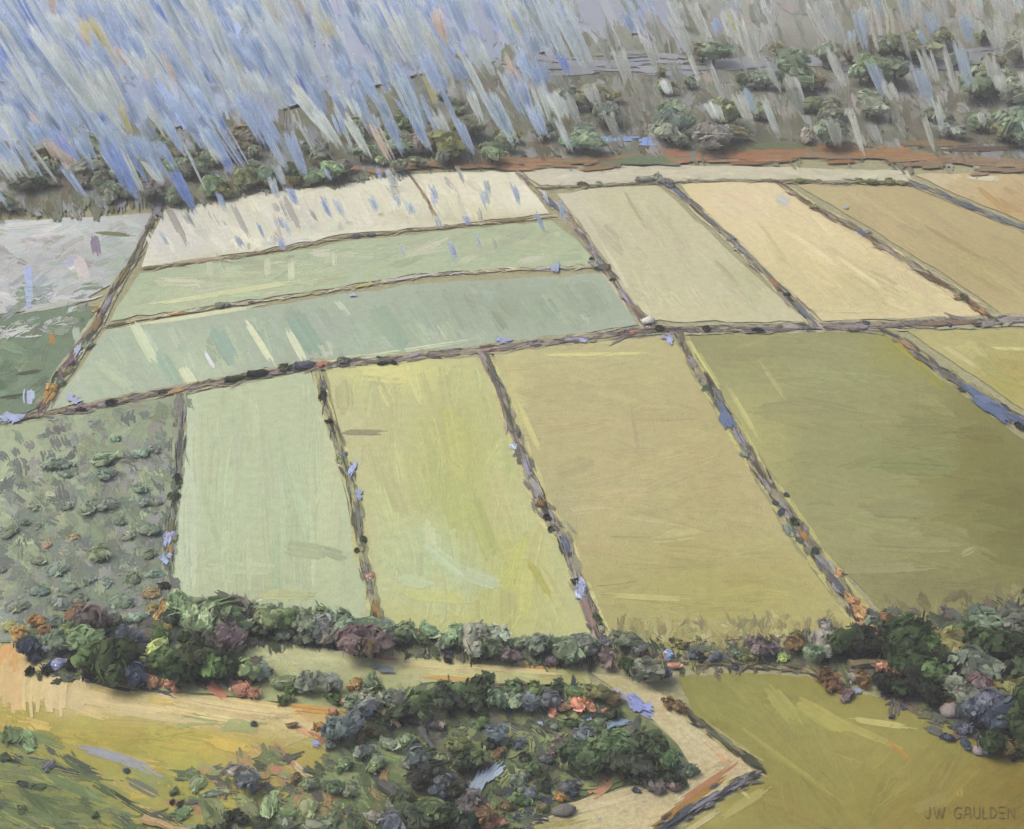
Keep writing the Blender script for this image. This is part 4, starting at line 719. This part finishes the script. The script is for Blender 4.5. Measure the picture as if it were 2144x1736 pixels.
# thicket beside the sandy track
for u, v, r, c in ((715, 1525, 36, "slate grey"), (695, 1532, 26, "navy blue"), (745, 1505, 36, "slate grey"), (735, 1475, 26, "grey green"), (770, 1465, 24, "grey"), (755, 1540, 18, "brown"), (770, 1535, 16, "brown"), (805, 1462, 24, "grey green"), (790, 1470, 14, "blackish green"), (845, 1465, 28, "grey"), (870, 1462, 30, "green"), (840, 1490, 28, "dark green"), (890, 1490, 28, "dark green"), (920, 1450, 30, "dark green"), (960, 1447, 26, "green"), (1000, 1443, 30, "dark green"), (935, 1470, 26, "blackish green"), (965, 1472, 24, "blackish green"), (990, 1468, 24, "dark green"), (1035, 1460, 26, "grey green"), (1070, 1462, 26, "grey green"), (1110, 1466, 26, "slate grey"), (1150, 1462, 24, "slate grey"), (1080, 1440, 22, "green"), (1120, 1446, 22, "green"), (1165, 1440, 20, "dark green"), (1200, 1450, 20, "green"), (905, 1515, 22, "mauve"), (935, 1522, 13, "navy blue"), (1040, 1535, 26, "slate grey"), (1055, 1550, 22, "grey green"), (1020, 1560, 18, "blackish green"), (1085, 1558, 18, "slate grey"), (1045, 1580, 16, "brown"), (1010, 1510, 18, "green"), (960, 1560, 24, "olive"), (1000, 1590, 26, "green"), (970, 1600, 24, "dark green"), (925, 1590, 18, "sage green"), (1245, 1525, 26, "grey green"), (1220, 1545, 26, "slate grey"), (1180, 1560, 22, "mauve"), (1155, 1575, 16, "mauve"), (1155, 1555, 9, "red"), (1140, 1590, 16, "slate grey"), (1195, 1575, 36, "dark green"), (1230, 1590, 36, "dark green"), (1260, 1565, 36, "green"), (1295, 1560, 34, "green"), (1330, 1560, 32, "dark green"), (1370, 1570, 32, "dark green"), (1300, 1595, 34, "blackish green"), (1345, 1605, 32, "blackish green"), (1395, 1590, 26, "green"), (1210, 1605, 22, "dark green"), (1390, 1605, 15, "yellow"), (1370, 1604, 13, "yellow"), (1400, 1630, 22, "blackish green"), (1380, 1650, 22, "mauve"), (1410, 1648, 18, "mauve"), (1360, 1640, 16, "blackish green"), (1425, 1640, 14, "blackish green"), (1330, 1632, 20, "dark green"), (1450, 1612, 20, "grey green"), (1425, 1615, 16, "grey green"), (1335, 1655, 10, "navy blue"), (1320, 1648, 12, "dark green"), (1250, 1450, 24, "olive"), (1280, 1460, 22, "brown"), (1235, 1462, 16, "orange"), (1205, 1472, 20, "salmon pink"), (1180, 1480, 20, "salmon pink"), (1160, 1492, 14, "salmon pink"), (1240, 1480, 14, "salmon pink"), (1268, 1490, 12, "red"), (1225, 1500, 13, "dark green"), (1250, 1502, 15, "blackish green"), (1280, 1498, 22, "dark green"), (1160, 1520, 18, "grey green"), (1200, 1515, 18, "dark green"),
                   (875, 1585, 28, "slate grey"), (855, 1600, 22, "grey"), (900, 1610, 26, "blackish green"), (885, 1630, 24, "blackish green"), (935, 1640, 28, "navy blue"), (955, 1650, 24, "blackish green"), (920, 1655, 24, "navy blue"), (905, 1580, 18, "dark green"), (1095, 1625, 18, "grey green"), (1090, 1640, 22, "grey green"), (1120, 1610, 22, "green"), (1100, 1590, 16, "blackish green"), (1090, 1672, 20, "green"), (1110, 1660, 22, "slate grey"), (1060, 1690, 16, "brown"), (1140, 1640, 22, "dark green"), (1185, 1650, 20, "slate grey"), (1200, 1660, 18, "navy blue"), (1175, 1668, 14, "ochre"), (850, 1690, 30, "dark green"), (900, 1695, 34, "green"), (930, 1710, 34, "dark green"), (880, 1720, 34, "dark green"), (980, 1690, 30, "mauve"), (1010, 1700, 26, "brown"), (970, 1720, 26, "blackish green"), (1000, 1725, 20, "blackish green"), (820, 1720, 26, "slate grey"), (830, 1690, 22, "grey"), (780, 1710, 22, "grey"), (1035, 1715, 18, "red"), (1020, 1728, 22, "salmon pink"), (1050, 1722, 18, "salmon pink"), (1140, 1690, 16, "olive"),
                   (500, 1615, 26, "grey"), (520, 1630, 24, "slate grey"), (620, 1628, 14, "brown"), (650, 1640, 18, "grey green"), (700, 1645, 22, "dark green"), (735, 1655, 20, "grey"), (690, 1560, 18, "slate grey"), (760, 1570, 20, "slate grey"), (790, 1590, 20, "grey green"), (810, 1560, 20, "sage green"), (780, 1610, 18, "lime green"), (850, 1550, 20, "sage green"), (720, 1600, 20, "green"), (480, 1705, 18, "dark green"), (510, 1715, 20, "blackish green"), (545, 1725, 22, "blackish green"), (600, 1725, 20, "grey green"), (570, 1740, 20, "green"), (365, 1655, 12, "green"), (360, 1680, 8, "blackish green"), (375, 1682, 8, "blackish green"), (430, 1735, 16, "dark green"), (460, 1740, 18, "blackish green"), (200, 1705, 9, "dark green"), (180, 1702, 7, "dark green"), (262, 1612, 9, "navy blue"), (450, 1500, 9, "slate grey"), (530, 1515, 8, "slate grey"), (610, 1520, 10, "brown"), (670, 1520, 14, "ochre"), (700, 1490, 14, "salmon pink"), (770, 1470, 12, "salmon pink"), (720, 1470, 16, "salmon pink")):
    plant("tree" if r > 22 else "bush", c, u, v, r * .9, "BT" if (u > 680 and v > 1430) else "HL", pale=.55 if 640 < u < 860 and 1545 < v < 1690 else .12)
for u, v, r, c in ((70, 1594, 12, "navy blue"), (100, 1602, 13, "slate grey"), (135, 1610, 12, "navy blue"), (170, 1620, 11, "navy blue"), (10, 1584, 12, "blackish green"), (38, 1598, 11, "blackish green"), (15, 1637, 11, "blackish green"), (50, 1642, 11, "blackish green"), (85, 1646, 10, "dark green"), (238, 1664, 12, "dark green"), (262, 1680, 13, "blackish green"), (292, 1697, 13, "blackish green"), (318, 1710, 11, "dark green"), (12, 1692, 11, "slate grey"), (45, 1697, 11, "dark green"), (75, 1703, 9, "dark green"), (30, 1540, 22, "green"), (65, 1555, 18, "sage green"), (240, 1650, 13, "grey green"), (130, 1650, 14, "green"), (180, 1660, 14, "sage green"), (410, 1640, 18, "sage green"), (380, 1700, 18, "green"), (450, 1660, 16, "grey green"), (560, 1680, 22, "sage green"), (600, 1700, 20, "green"), (640, 1690, 22, "sage green"), (560, 1650, 14, "olive"), (660, 1725, 24, "grey green"), (700, 1710, 22, "green"), (740, 1725, 22, "dark green")):
    if r < 14 and random.random() < .5: continue
    plant("bush", c, u, v, r * .85, "BT" if u > 680 else "HL", squash=.5, wide=1.9, pale=.15)

# far wood in the rain: a thin belt of small trees behind the fields
def belt(n, poly, pal, r0, r1, zone):
    us = [p[0] for p in poly]; vs = [p[1] for p in poly]; k = 0
    while k < n:
        u, v = random.uniform(min(us), max(us)), random.uniform(min(vs), max(vs))
        if inside(poly, u, v):
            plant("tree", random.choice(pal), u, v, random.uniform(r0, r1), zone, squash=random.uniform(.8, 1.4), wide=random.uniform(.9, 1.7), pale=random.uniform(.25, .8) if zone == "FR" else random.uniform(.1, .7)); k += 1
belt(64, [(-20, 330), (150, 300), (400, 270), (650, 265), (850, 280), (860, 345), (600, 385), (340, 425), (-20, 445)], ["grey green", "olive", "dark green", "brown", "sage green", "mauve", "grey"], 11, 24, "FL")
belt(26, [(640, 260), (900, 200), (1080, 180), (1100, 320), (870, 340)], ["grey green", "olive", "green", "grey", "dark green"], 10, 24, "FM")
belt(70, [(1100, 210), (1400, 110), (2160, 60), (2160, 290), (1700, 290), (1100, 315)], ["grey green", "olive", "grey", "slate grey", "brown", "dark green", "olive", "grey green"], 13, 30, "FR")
for u, v, r, c in ((905, 275, 30, "olive"), (945, 295, 34, "olive"), (980, 265, 28, "grey green"), (930, 320, 22, "dark green"), (470, 400, 15, "olive"), (560, 380, 15, "olive"), (620, 378, 13, "olive"), (690, 372, 13, "dark green"), (1480, 290, 16, "olive"), (1730, 240, 22, "grey green"), (1480, 275, 18, "olive")):
    plant("tree", c, u, v, r, "FM" if u < 1000 and u > 640 else ("FL" if u < 640 else "FR"))

# ---- labels: which one each plant is
ORD = ["first", "second", "third", "fourth", "fifth", "sixth", "seventh", "eighth", "ninth", "tenth", "eleventh", "twelfth", "thirteenth", "fourteenth", "fifteenth", "sixteenth"]
ROWS = {"D1": ("the bank between scrub and mint fields", "the lane"), "D2": ("the bank between mint and lime fields", "the lane"), "D3": ("the bank between lime and tan fields", "the lane"), "D4": ("the bank between tan and olive fields", "the lane"), "D5": ("the ditch beyond the olive field", "the lane"),
        "R": ("the crossing lane", "the scrub end"), "V1": ("the white meadow bank", "the rain"), "V2": ("the bank beside the sage field", "the rain"), "V3": ("the bank between sage and cream fields", "the rain"), "V4": ("the bank between cream and brown fields", "the rain"), "V5": ("the bank below the orange field", "the rain"),
        "TA": ("the bund above the middle terrace", "the meadow end"), "TB": ("the pale bund between green terraces", "the meadow end"), "FS": ("the bund behind the far fields", "the terrace end"), "HR": ("the long hedgerow", "the scrub end"), "HB": ("the hedge bank behind the olive corner", "the track end")}
LANDS = {"CL": ("in the hillside clump", [("the salmon bare patch", 320, 1427), ("the lilac bush", 118, 1392), ("the lime green tree", 330, 1355), ("the pale verge", 640, 1360)]),
         "SC": ("in the scrub field", [("the field's lane corner", 360, 840), ("the big olive bush", 205, 1160), ("the hedgerow corner", 330, 1300), ("the picture edge", 0, 1090)]),
         "RT": ("in the dark wood", [("the fallen trunk", 1830, 1378), ("the round boulder", 1990, 1482), ("the yellow bushes", 2000, 1345), ("the tan bank's end", 1815, 1312), ("the low edge", 2100, 1560)]),
         "BT": ("in the thicket", [("the long pale pool", 1014, 1630), ("the sandy bend", 1585, 1605), ("the lilac puddle", 1340, 1476), ("the pale log", 810, 1495), ("the back verge", 1000, 1410), ("the oval rock", 1180, 1690)]),
         "HL": ("on the yellow hillside", [("the small blue pool", 662, 1556), ("the upper corner", 0, 1480), ("the lower edge", 500, 1736)])}
GROUPS = {"CL": "plants of the clump above the sandy hillside", "SC": "bushes scattered over the scrub field", "RT": "plants of the dark wood", "BT": "plants of the thicket by the track", "HL": "plants on the yellow hillside"}
FARS = {"FL": ("in the far wood", [("the terrace corner", 345, 440), ("the road's start", 600, 385), ("the picture edge", 0, 400)]), "FM": ("in the middle far wood", [("the lake shore", 900, 160), ("the dark thicket", 945, 295), ("the orange road", 980, 335)]),
        "FR": ("in the grey far wood", [("the blue pond", 1320, 290), ("the orange hump", 1700, 315), ("the wood's last corner", 2144, 330), ("the far clearing", 1400, 60), ("the far skyline", 1900, 60)])}
for z, w in FARS.items(): LANDS[z] = w; GROUPS[z] = "rain-veiled trees " + w[0]
buckets = {}
for T in THINGS:
    z = T["zone"]
    if z in ROWS: key = (z, T["c"], T["kind"])
    elif z in LANDS:
        T["lm"] = min(LANDS[z][1], key=lambda l: math.dist((T["u"], T["v"]), l[1:])); T["t"] = math.dist((T["u"], T["v"]), T["lm"][1:])
        key = (z, T["c"], T["kind"], T["lm"][0])
    buckets.setdefault(key, []).append(T)
for key, L in buckets.items():
    L.sort(key=lambda T: T["t"])
    for i, T in enumerate(L):
        z = key[0]; o = ("lone" if len(L) == 1 else ORD[i]); c, k = T["c"], T["kind"]
        if z in ROWS:
            T["o"]["label"] = f"{o} {c} {k} on {ROWS[z][0]}" + ("" if len(L) == 1 else f" from {ROWS[z][1]}")
            T["o"]["group"] = "plants on " + ROWS[z][0]
        else:
            T["o"]["label"] = f"{o} {c} {k} {LANDS[z][0]} " + (f"near {key[3]}" if len(L) == 1 else f"out from {key[3]}")
            T["o"]["group"] = GROUPS[z]

# ------------------------------------------------------------------ fallen logs, boulders
def log(u0, v0, u1, v1, rp, col, label, branch=True):
    m = float(mpp((u0 + u1) / 2, (v0 + v1) / 2)); r = rp * m
    a, b = gpt(u0, v0, r * .7), gpt(u1, v1, r * .6)
    d = b - a; L = d.length; o = link("fallen_log", None, label=label, cat="log", group="fallen logs"); o.location = a
    o.rotation_euler = d.to_track_quat('X', 'Z').to_euler()
    def tube(name, pts, rs, par):
        V, Fq = [], []; n = 8
        for p, q in zip(pts, rs):
            for i in range(n):
                th = 2 * math.pi * i / n; k = q * random.uniform(.85, 1.12); V.append((p[0], p[1] + math.cos(th) * k, p[2] + math.sin(th) * k))
        for j in range(len(pts) - 1):
            for i in range(n): Fq.append((j * n + i, j * n + (i + 1) % n, (j + 1) * n + (i + 1) % n, (j + 1) * n + i))
        for e, p in ((0, pts[0]), (len(pts) - 1, pts[-1])):
            V.append(p)
            for i in range(0, n, 1): Fq.append((e * n + i, e * n + (i + 1) % n, len(V) - 1, len(V) - 1))
        Fq = [f if f[2] != f[3] else f for f in Fq]
        me = bpy.data.meshes.new(name); me.from_pydata(V, [], [f if f[2] != f[3] else f[:3] for f in Fq])
        ca = me.color_attributes.new("Col", 'FLOAT_COLOR', 'POINT'); ca.data.foreach_set("color", np.ones(len(V) * 4, np.float32)); me.materials.append(M_bark)
        x = link(name, me, par); x.color = (*[float(q) for q in alb(col) * 1.25], 1); return x
    k = 6
    tube("trunk", [(L * i / k, random.gauss(0, r * .12), random.gauss(0, r * .05)) for i in range(k + 1)], [r * (1 - .4 * i / k) for i in range(k + 1)], o)
    if branch:
        for s in (-1, 1):
            x = L * random.uniform(.4, .7); tube("branch", [(x, 0, 0), (x + L * .12, s * r * 1.2, r * .5), (x + L * .2, s * r * 2.2, r * .8)], [r * .35, r * .25, r * .12], o)
log(790, 1480, 838, 1520, 8, (206, 186, 142), "pale bleached log lying in the thicket, its bark gone")
log(838, 1500, 930, 1528, 7, (84, 86, 84), "slate grey log pointing away from the pale bleached log")
log(880, 1525, 908, 1570, 8, (88, 90, 92), "short slate log lying below the pale bleached log")
log(1778, 1394, 1866, 1386, 12, (120, 112, 88), "thick grey fallen trunk beside salmon pink bushes in the dark wood")
log(300, 1715, 400, 1745, 9, (178, 150, 110), "tan log lying at the foot of the yellow hillside", False)
log(1130, 1440 + 10, 1170, 1450, 6, (60, 62, 62), "small black log at the back edge of the thicket")
log(800, 1640, 905, 1736, 13, (86, 86, 82), "big grey log running down through the thicket's front corner")

def boulder(u, v, rp, col, label, sx=1.3, sz=.7):
    m = float(mpp(u, v)); r = rp * m; V, Fq = [], []; n, k = 12, 7
    rr = np.random.default_rng(int(u)); bump = rr.uniform(.86, 1.1, (k + 1, n))
    for j in range(k + 1):
        ph = -math.pi / 2 + math.pi * j / k
        for i in range(n):
            th = 2 * math.pi * i / n; q = bump[j, i] if 0 < j < k else 1
            V.append((math.cos(th) * math.cos(ph) * q * r * sx, math.sin(th) * math.cos(ph) * q * r, math.sin(ph) * q * r * sz))
    for j in range(k):
        for i in range(n): Fq.append((j * n + i, j * n + (i + 1) % n, (j + 1) * n + (i + 1) % n, (j + 1) * n + i))
    o = link("boulder", mesh_np("boulder", np.array(V), np.array(Fq), np.ones((len(V), 3)), M_stone, True), label=label, cat="boulder", group="loose boulders")
    o.location = gpt(u, v + rp * .3, r * sz * .55); o.color = (*[float(x) for x in alb(col) * 1.2], 1); o.rotation_euler.z = random.uniform(-.4, .4)
boulder(1990, 1482, 18, (146, 136, 132), "round mauve grey boulder at the edge of the dark wood")
boulder(1180, 1692, 16, (112, 108, 104), "smooth oval grey rock on the sandy track below the thicket", 1.6, .6)
boulder(2050, 1568, 12, (150, 138, 144), "small lilac grey boulder on the olive field below dark wood", 1.1, .8)
boulder(1358, 668, 12, (216, 212, 204), "white boulder where the terrace bank meets the lane", 1.2, .7)
boulder(1752, 1345, 13, (206, 172, 124), "pale sandstone boulder among trees by the dark wood corner", 1.1, .9)
boulder(1812, 1330, 16, (214, 178, 128), "larger sandy orange boulder beside the end of tan bank", 1.2, .9)
boulder(2010, 1318, 10, (214, 170, 120), "low apricot rock set behind the dark wood's yellow bushes", 1.6, .6)

# ------------------------------------------------------------------ the painter's signature, added as raised letters on the olive field
letters = {"J": [[(.7, 0), (.7, .75), (.5, 1), (.2, .95), (.05, .75)]], "W": [[(0, 0), (.3, 1)], [(.3, 1), (.5, .15)], [(.5, .15), (.75, 1)], [(.75, 1), (1, 0)]],
           "G": [[(.95, .12), (.5, 0), (.1, .25), (.02, .6), (.3, 1), (.75, .95), (.95, .6)], [(.95, .6), (.5, .58)]], "A": [[(0, 1), (.3, 0), (.75, .05), (.85, 1)], [(.1, .6), (.8, .6)]],
           "U": [[(.05, 0), (.05, .75), (.35, 1), (.75, .95), (.85, .6), (.85, 0)]], "L": [[(.1, 0), (.1, 1)], [(.1, 1), (.85, .97)]], "D": [[(.1, 0), (.1, 1)], [(.1, 0), (.6, .1), (.9, .5), (.6, .9), (.1, 1)]],
           "E": [[(0, .02), (.9, 0)], [(0, .5), (.8, .5)], [(0, 1), (.9, .98)]], "N": [[(.05, 1), (.05, 0)], [(.05, 0), (.9, 1)], [(.9, 1), (.9, 0)]]}
sig = link("lettering", None, label="row of letters mown into the grass at the olive field's corner", cat="lettering")
x = 1937
for ch, w in (("J", 14), ("W", 23), (" ", 6), ("G", 17), ("A", 17), ("U", 15), ("L", 12), ("D", 16), ("E", 14), ("N", 16)):
    if ch != " ":
        V, Fq = [], []
        for pl in letters[ch]:
            us, vs = [], []
            for i, p in enumerate(pl):
                q0, q1 = pl[max(i - 1, 0)], pl[min(i + 1, len(pl) - 1)]
                dx, dy = (q1[0] - q0[0]) * w, (q1[1] - q0[1]) * 24; l = math.hypot(dx, dy); nx_, ny_ = -dy / l * 1.15, dx / l * 1.15
                for s in (-1, 1): us.append(x + p[0] * w + nx_ * s); vs.append(1689 + p[1] * 24 + ny_ * s)
            P = ground(np.array(us), np.array(vs), .2); o = len(V); V += P.tolist(); n = len(P)
            low = P.copy(); low[:, 2] -= .06; V += low.tolist()
            for i in range(len(pl) - 1):
                a = o + 2 * i; Fq.append((a, a + 1, a + 3, a + 2)); Fq.append((a, a + 2, a + n + 2, a + n)); Fq.append((a + 1, a + n + 1, a + n + 3, a + 3))
        link("letter", mesh_np("letter", np.array(V), np.array(Fq), np.tile(alb((116, 100, 56)), (len(V), 1)), M_soil), sig)
    x += w + (3.5 if ch != " " else 10)

# ------------------------------------------------------------------ the rain: slanting shafts falling over the far country
RV, RF, RC = [], [], []
RAINK = 3.3
def shaft(u, v, ln, wd, col, lean=.44, low=4, high=42, nf=None):
    gxyz = ground(np.array([u]), np.array([v]))[0]
    h = random.uniform(low, high)
    dx, dy, dz = (float(q) for q in rays(u, v)); t = (h + gxyz[2] - CAM_H) / dz
    c = np.array([t * dx, t * dy, CAM_H + t * dz])
    m = float(mpp(u, v)) * .97
    L, W = ln * m / .92, wd * m
    L = min(L, (h + 1) * 2.2 + 12)
    d = np.array([lean + random.gauss(0, .05), random.gauss(0, .12), -1]); d /= np.linalg.norm(d)
    yaw = random.uniform(-.8, .8); side = np.array([math.cos(yaw), math.sin(yaw), 0]); fro = np.cross(side, d)
    n = nf or max(3, min(9, int(wd / 4)))
    base = alb(col) * RAINK; base = base * min(1, .85 / base.max())
    for k in range(n):
        s = ((k + .5) / n - .5) * W; q = W / n * random.uniform(.55, 1.0)
        t0, t1 = -L / 2 * random.uniform(.5, 1), L / 2 * random.uniform(.55, 1.05)
        o = len(RV); off = side * s + fro * random.gauss(0, W * .12); tone = random.uniform(.9, 1.1)
        for f, rr, al in ((0, .7, .0), (.2, .95, .75), (.55, 1, .95), (.8, .85, .6), (1, .4, 0)):
            p = c + d * (t0 + (t1 - t0) * f) + off * (1 - .35 * f) + side * random.gauss(0, q * .08)
            for e in (side * q * rr, fro * q * .5 * rr, -side * q * rr, -fro * q * .5 * rr): RV.append(p + e); RC.append((*(base * tone), al))
        for j in range(4):
            for i in range(4): RF.append((o + j * 4 + i, o + j * 4 + (i + 1) % 4, o + (j + 1) * 4 + (i + 1) % 4, o + (j + 1) * 4 + i))
WHT, PBL, PER, LAVR, GRY, OCR, PNK, WGR = (211, 212, 211), (178, 190, 214), (166, 185, 236), (169, 178, 201), (160, 168, 180), (188, 178, 140), (198, 178, 168), (176, 174, 170)
def rpick(items):
    return random.choices([i[0] for i in items], [i[1] for i in items])[0]
for _ in range(820):
    u, v = random.uniform(-60, 1150), random.uniform(-60, 390)
    edge = 450 - .13 * u
    if v > edge - 34: continue
    k = v / edge
    if random.random() < max(0, (k - .5) * 1.5): continue
    if random.random() < (u / 1150) * .35: continue
    shaft(u, v, random.uniform(42, 125), random.uniform(9, 34), rpick([(WHT, 4.5), (PBL, 4), (PER, 1.0 if u < 650 and v > 120 else .25), (LAVR, 4), (GRY, 3), (OCR, .3), (PNK, .35)]), lean=random.gauss(.42, .05))
for _ in range(400):
    u, v = random.uniform(1100, 2200), random.uniform(-60, 290)
    if random.random() < .3 + .65 * (v / 290): continue
    shaft(u, v, random.uniform(36, 110), random.uniform(9, 30), rpick([(WGR, 5), (GRY, 2), ((156, 155, 148), 3), (WHT, 1.6), (PBL, .6 if u < 1500 else .1), (OCR, .25)]), lean=.46)
for _ in range(70):                 # the broad pale sheets
    u, v = random.uniform(-20, 1250), random.uniform(-30, 330)
    if v > 300 - .16 * u: continue
    shaft(u, v, random.uniform(90, 170), random.uniform(24, 46), rpick([((214, 213, 208), 4), ((196, 200, 206), 3), ((190, 186, 178), 1)]), lean=random.gauss(.42, .06), low=22, high=48, nf=7)
for u, v in ((75, 105), (340, 30), (215, 250), (245, 320), (440, 290), (430, 250), (545, 240), (560, 280), (385, 400), (290, 350), (30, 330), (940, 130), (1180, 135), (130, 300), (470, 330)):
    shaft(u, v, random.uniform(50, 100), random.uniform(14, 24), (166, 188, 242), low=14, high=36, nf=5)
for _ in range(46):
    u = random.uniform(300, 1180); v = random.uniform(370, 560) - (u - 300) * .04
    shaft(u, v, random.uniform(25, 60), random.uniform(6, 16), rpick([((176, 184, 214), 3), ((200, 204, 214), 2), ((172, 168, 166), 2)]), lean=.3, low=3, high=10)
link("rain", mesh_np("rain", np.array(RV), np.array(RF), np.clip(np.array(RC), 0, .9), M_rain), None, "stuff")

# ------------------------------------------------------------------ damp air
hm = bpy.data.materials.new("damp_air"); hm.use_nodes = True; nt = hm.node_tree
nt.nodes.remove(nt.nodes["Principled BSDF"])
pv = node(nt, "ShaderNodeVolumePrincipled"); pv.inputs["Color"].default_value = (.93, .95, 1, 1); pv.inputs["Density"].default_value = HAZE; pv.inputs["Anisotropy"].default_value = 0.1
nt.links.new(pv.outputs[0], nt.nodes["Material Output"].inputs["Volume"])
hx0, hx1, hy0, hy1 = float(gx.min()) - 5, float(gx.max()) + 5, float(gy.min()) - 5, float(gy.max()) + 5
hv = np.array([(x, y, z) for z in (-1.3, 204.0) for x, y in ((hx0, hy0), (hx1, hy0), (hx1, hy1), (hx0, hy1))])
hf = np.array([(3, 2, 1, 0), (4, 5, 6, 7), (0, 1, 5, 4), (1, 2, 6, 5), (2, 3, 7, 6), (3, 0, 4, 7)])
link("haze", mesh_np("haze", hv, hf, None, hm), None, "stuff")
for T in THINGS:
    if len(T["o"]["label"].split()) > 16: print("LONG", T["o"]["label"])
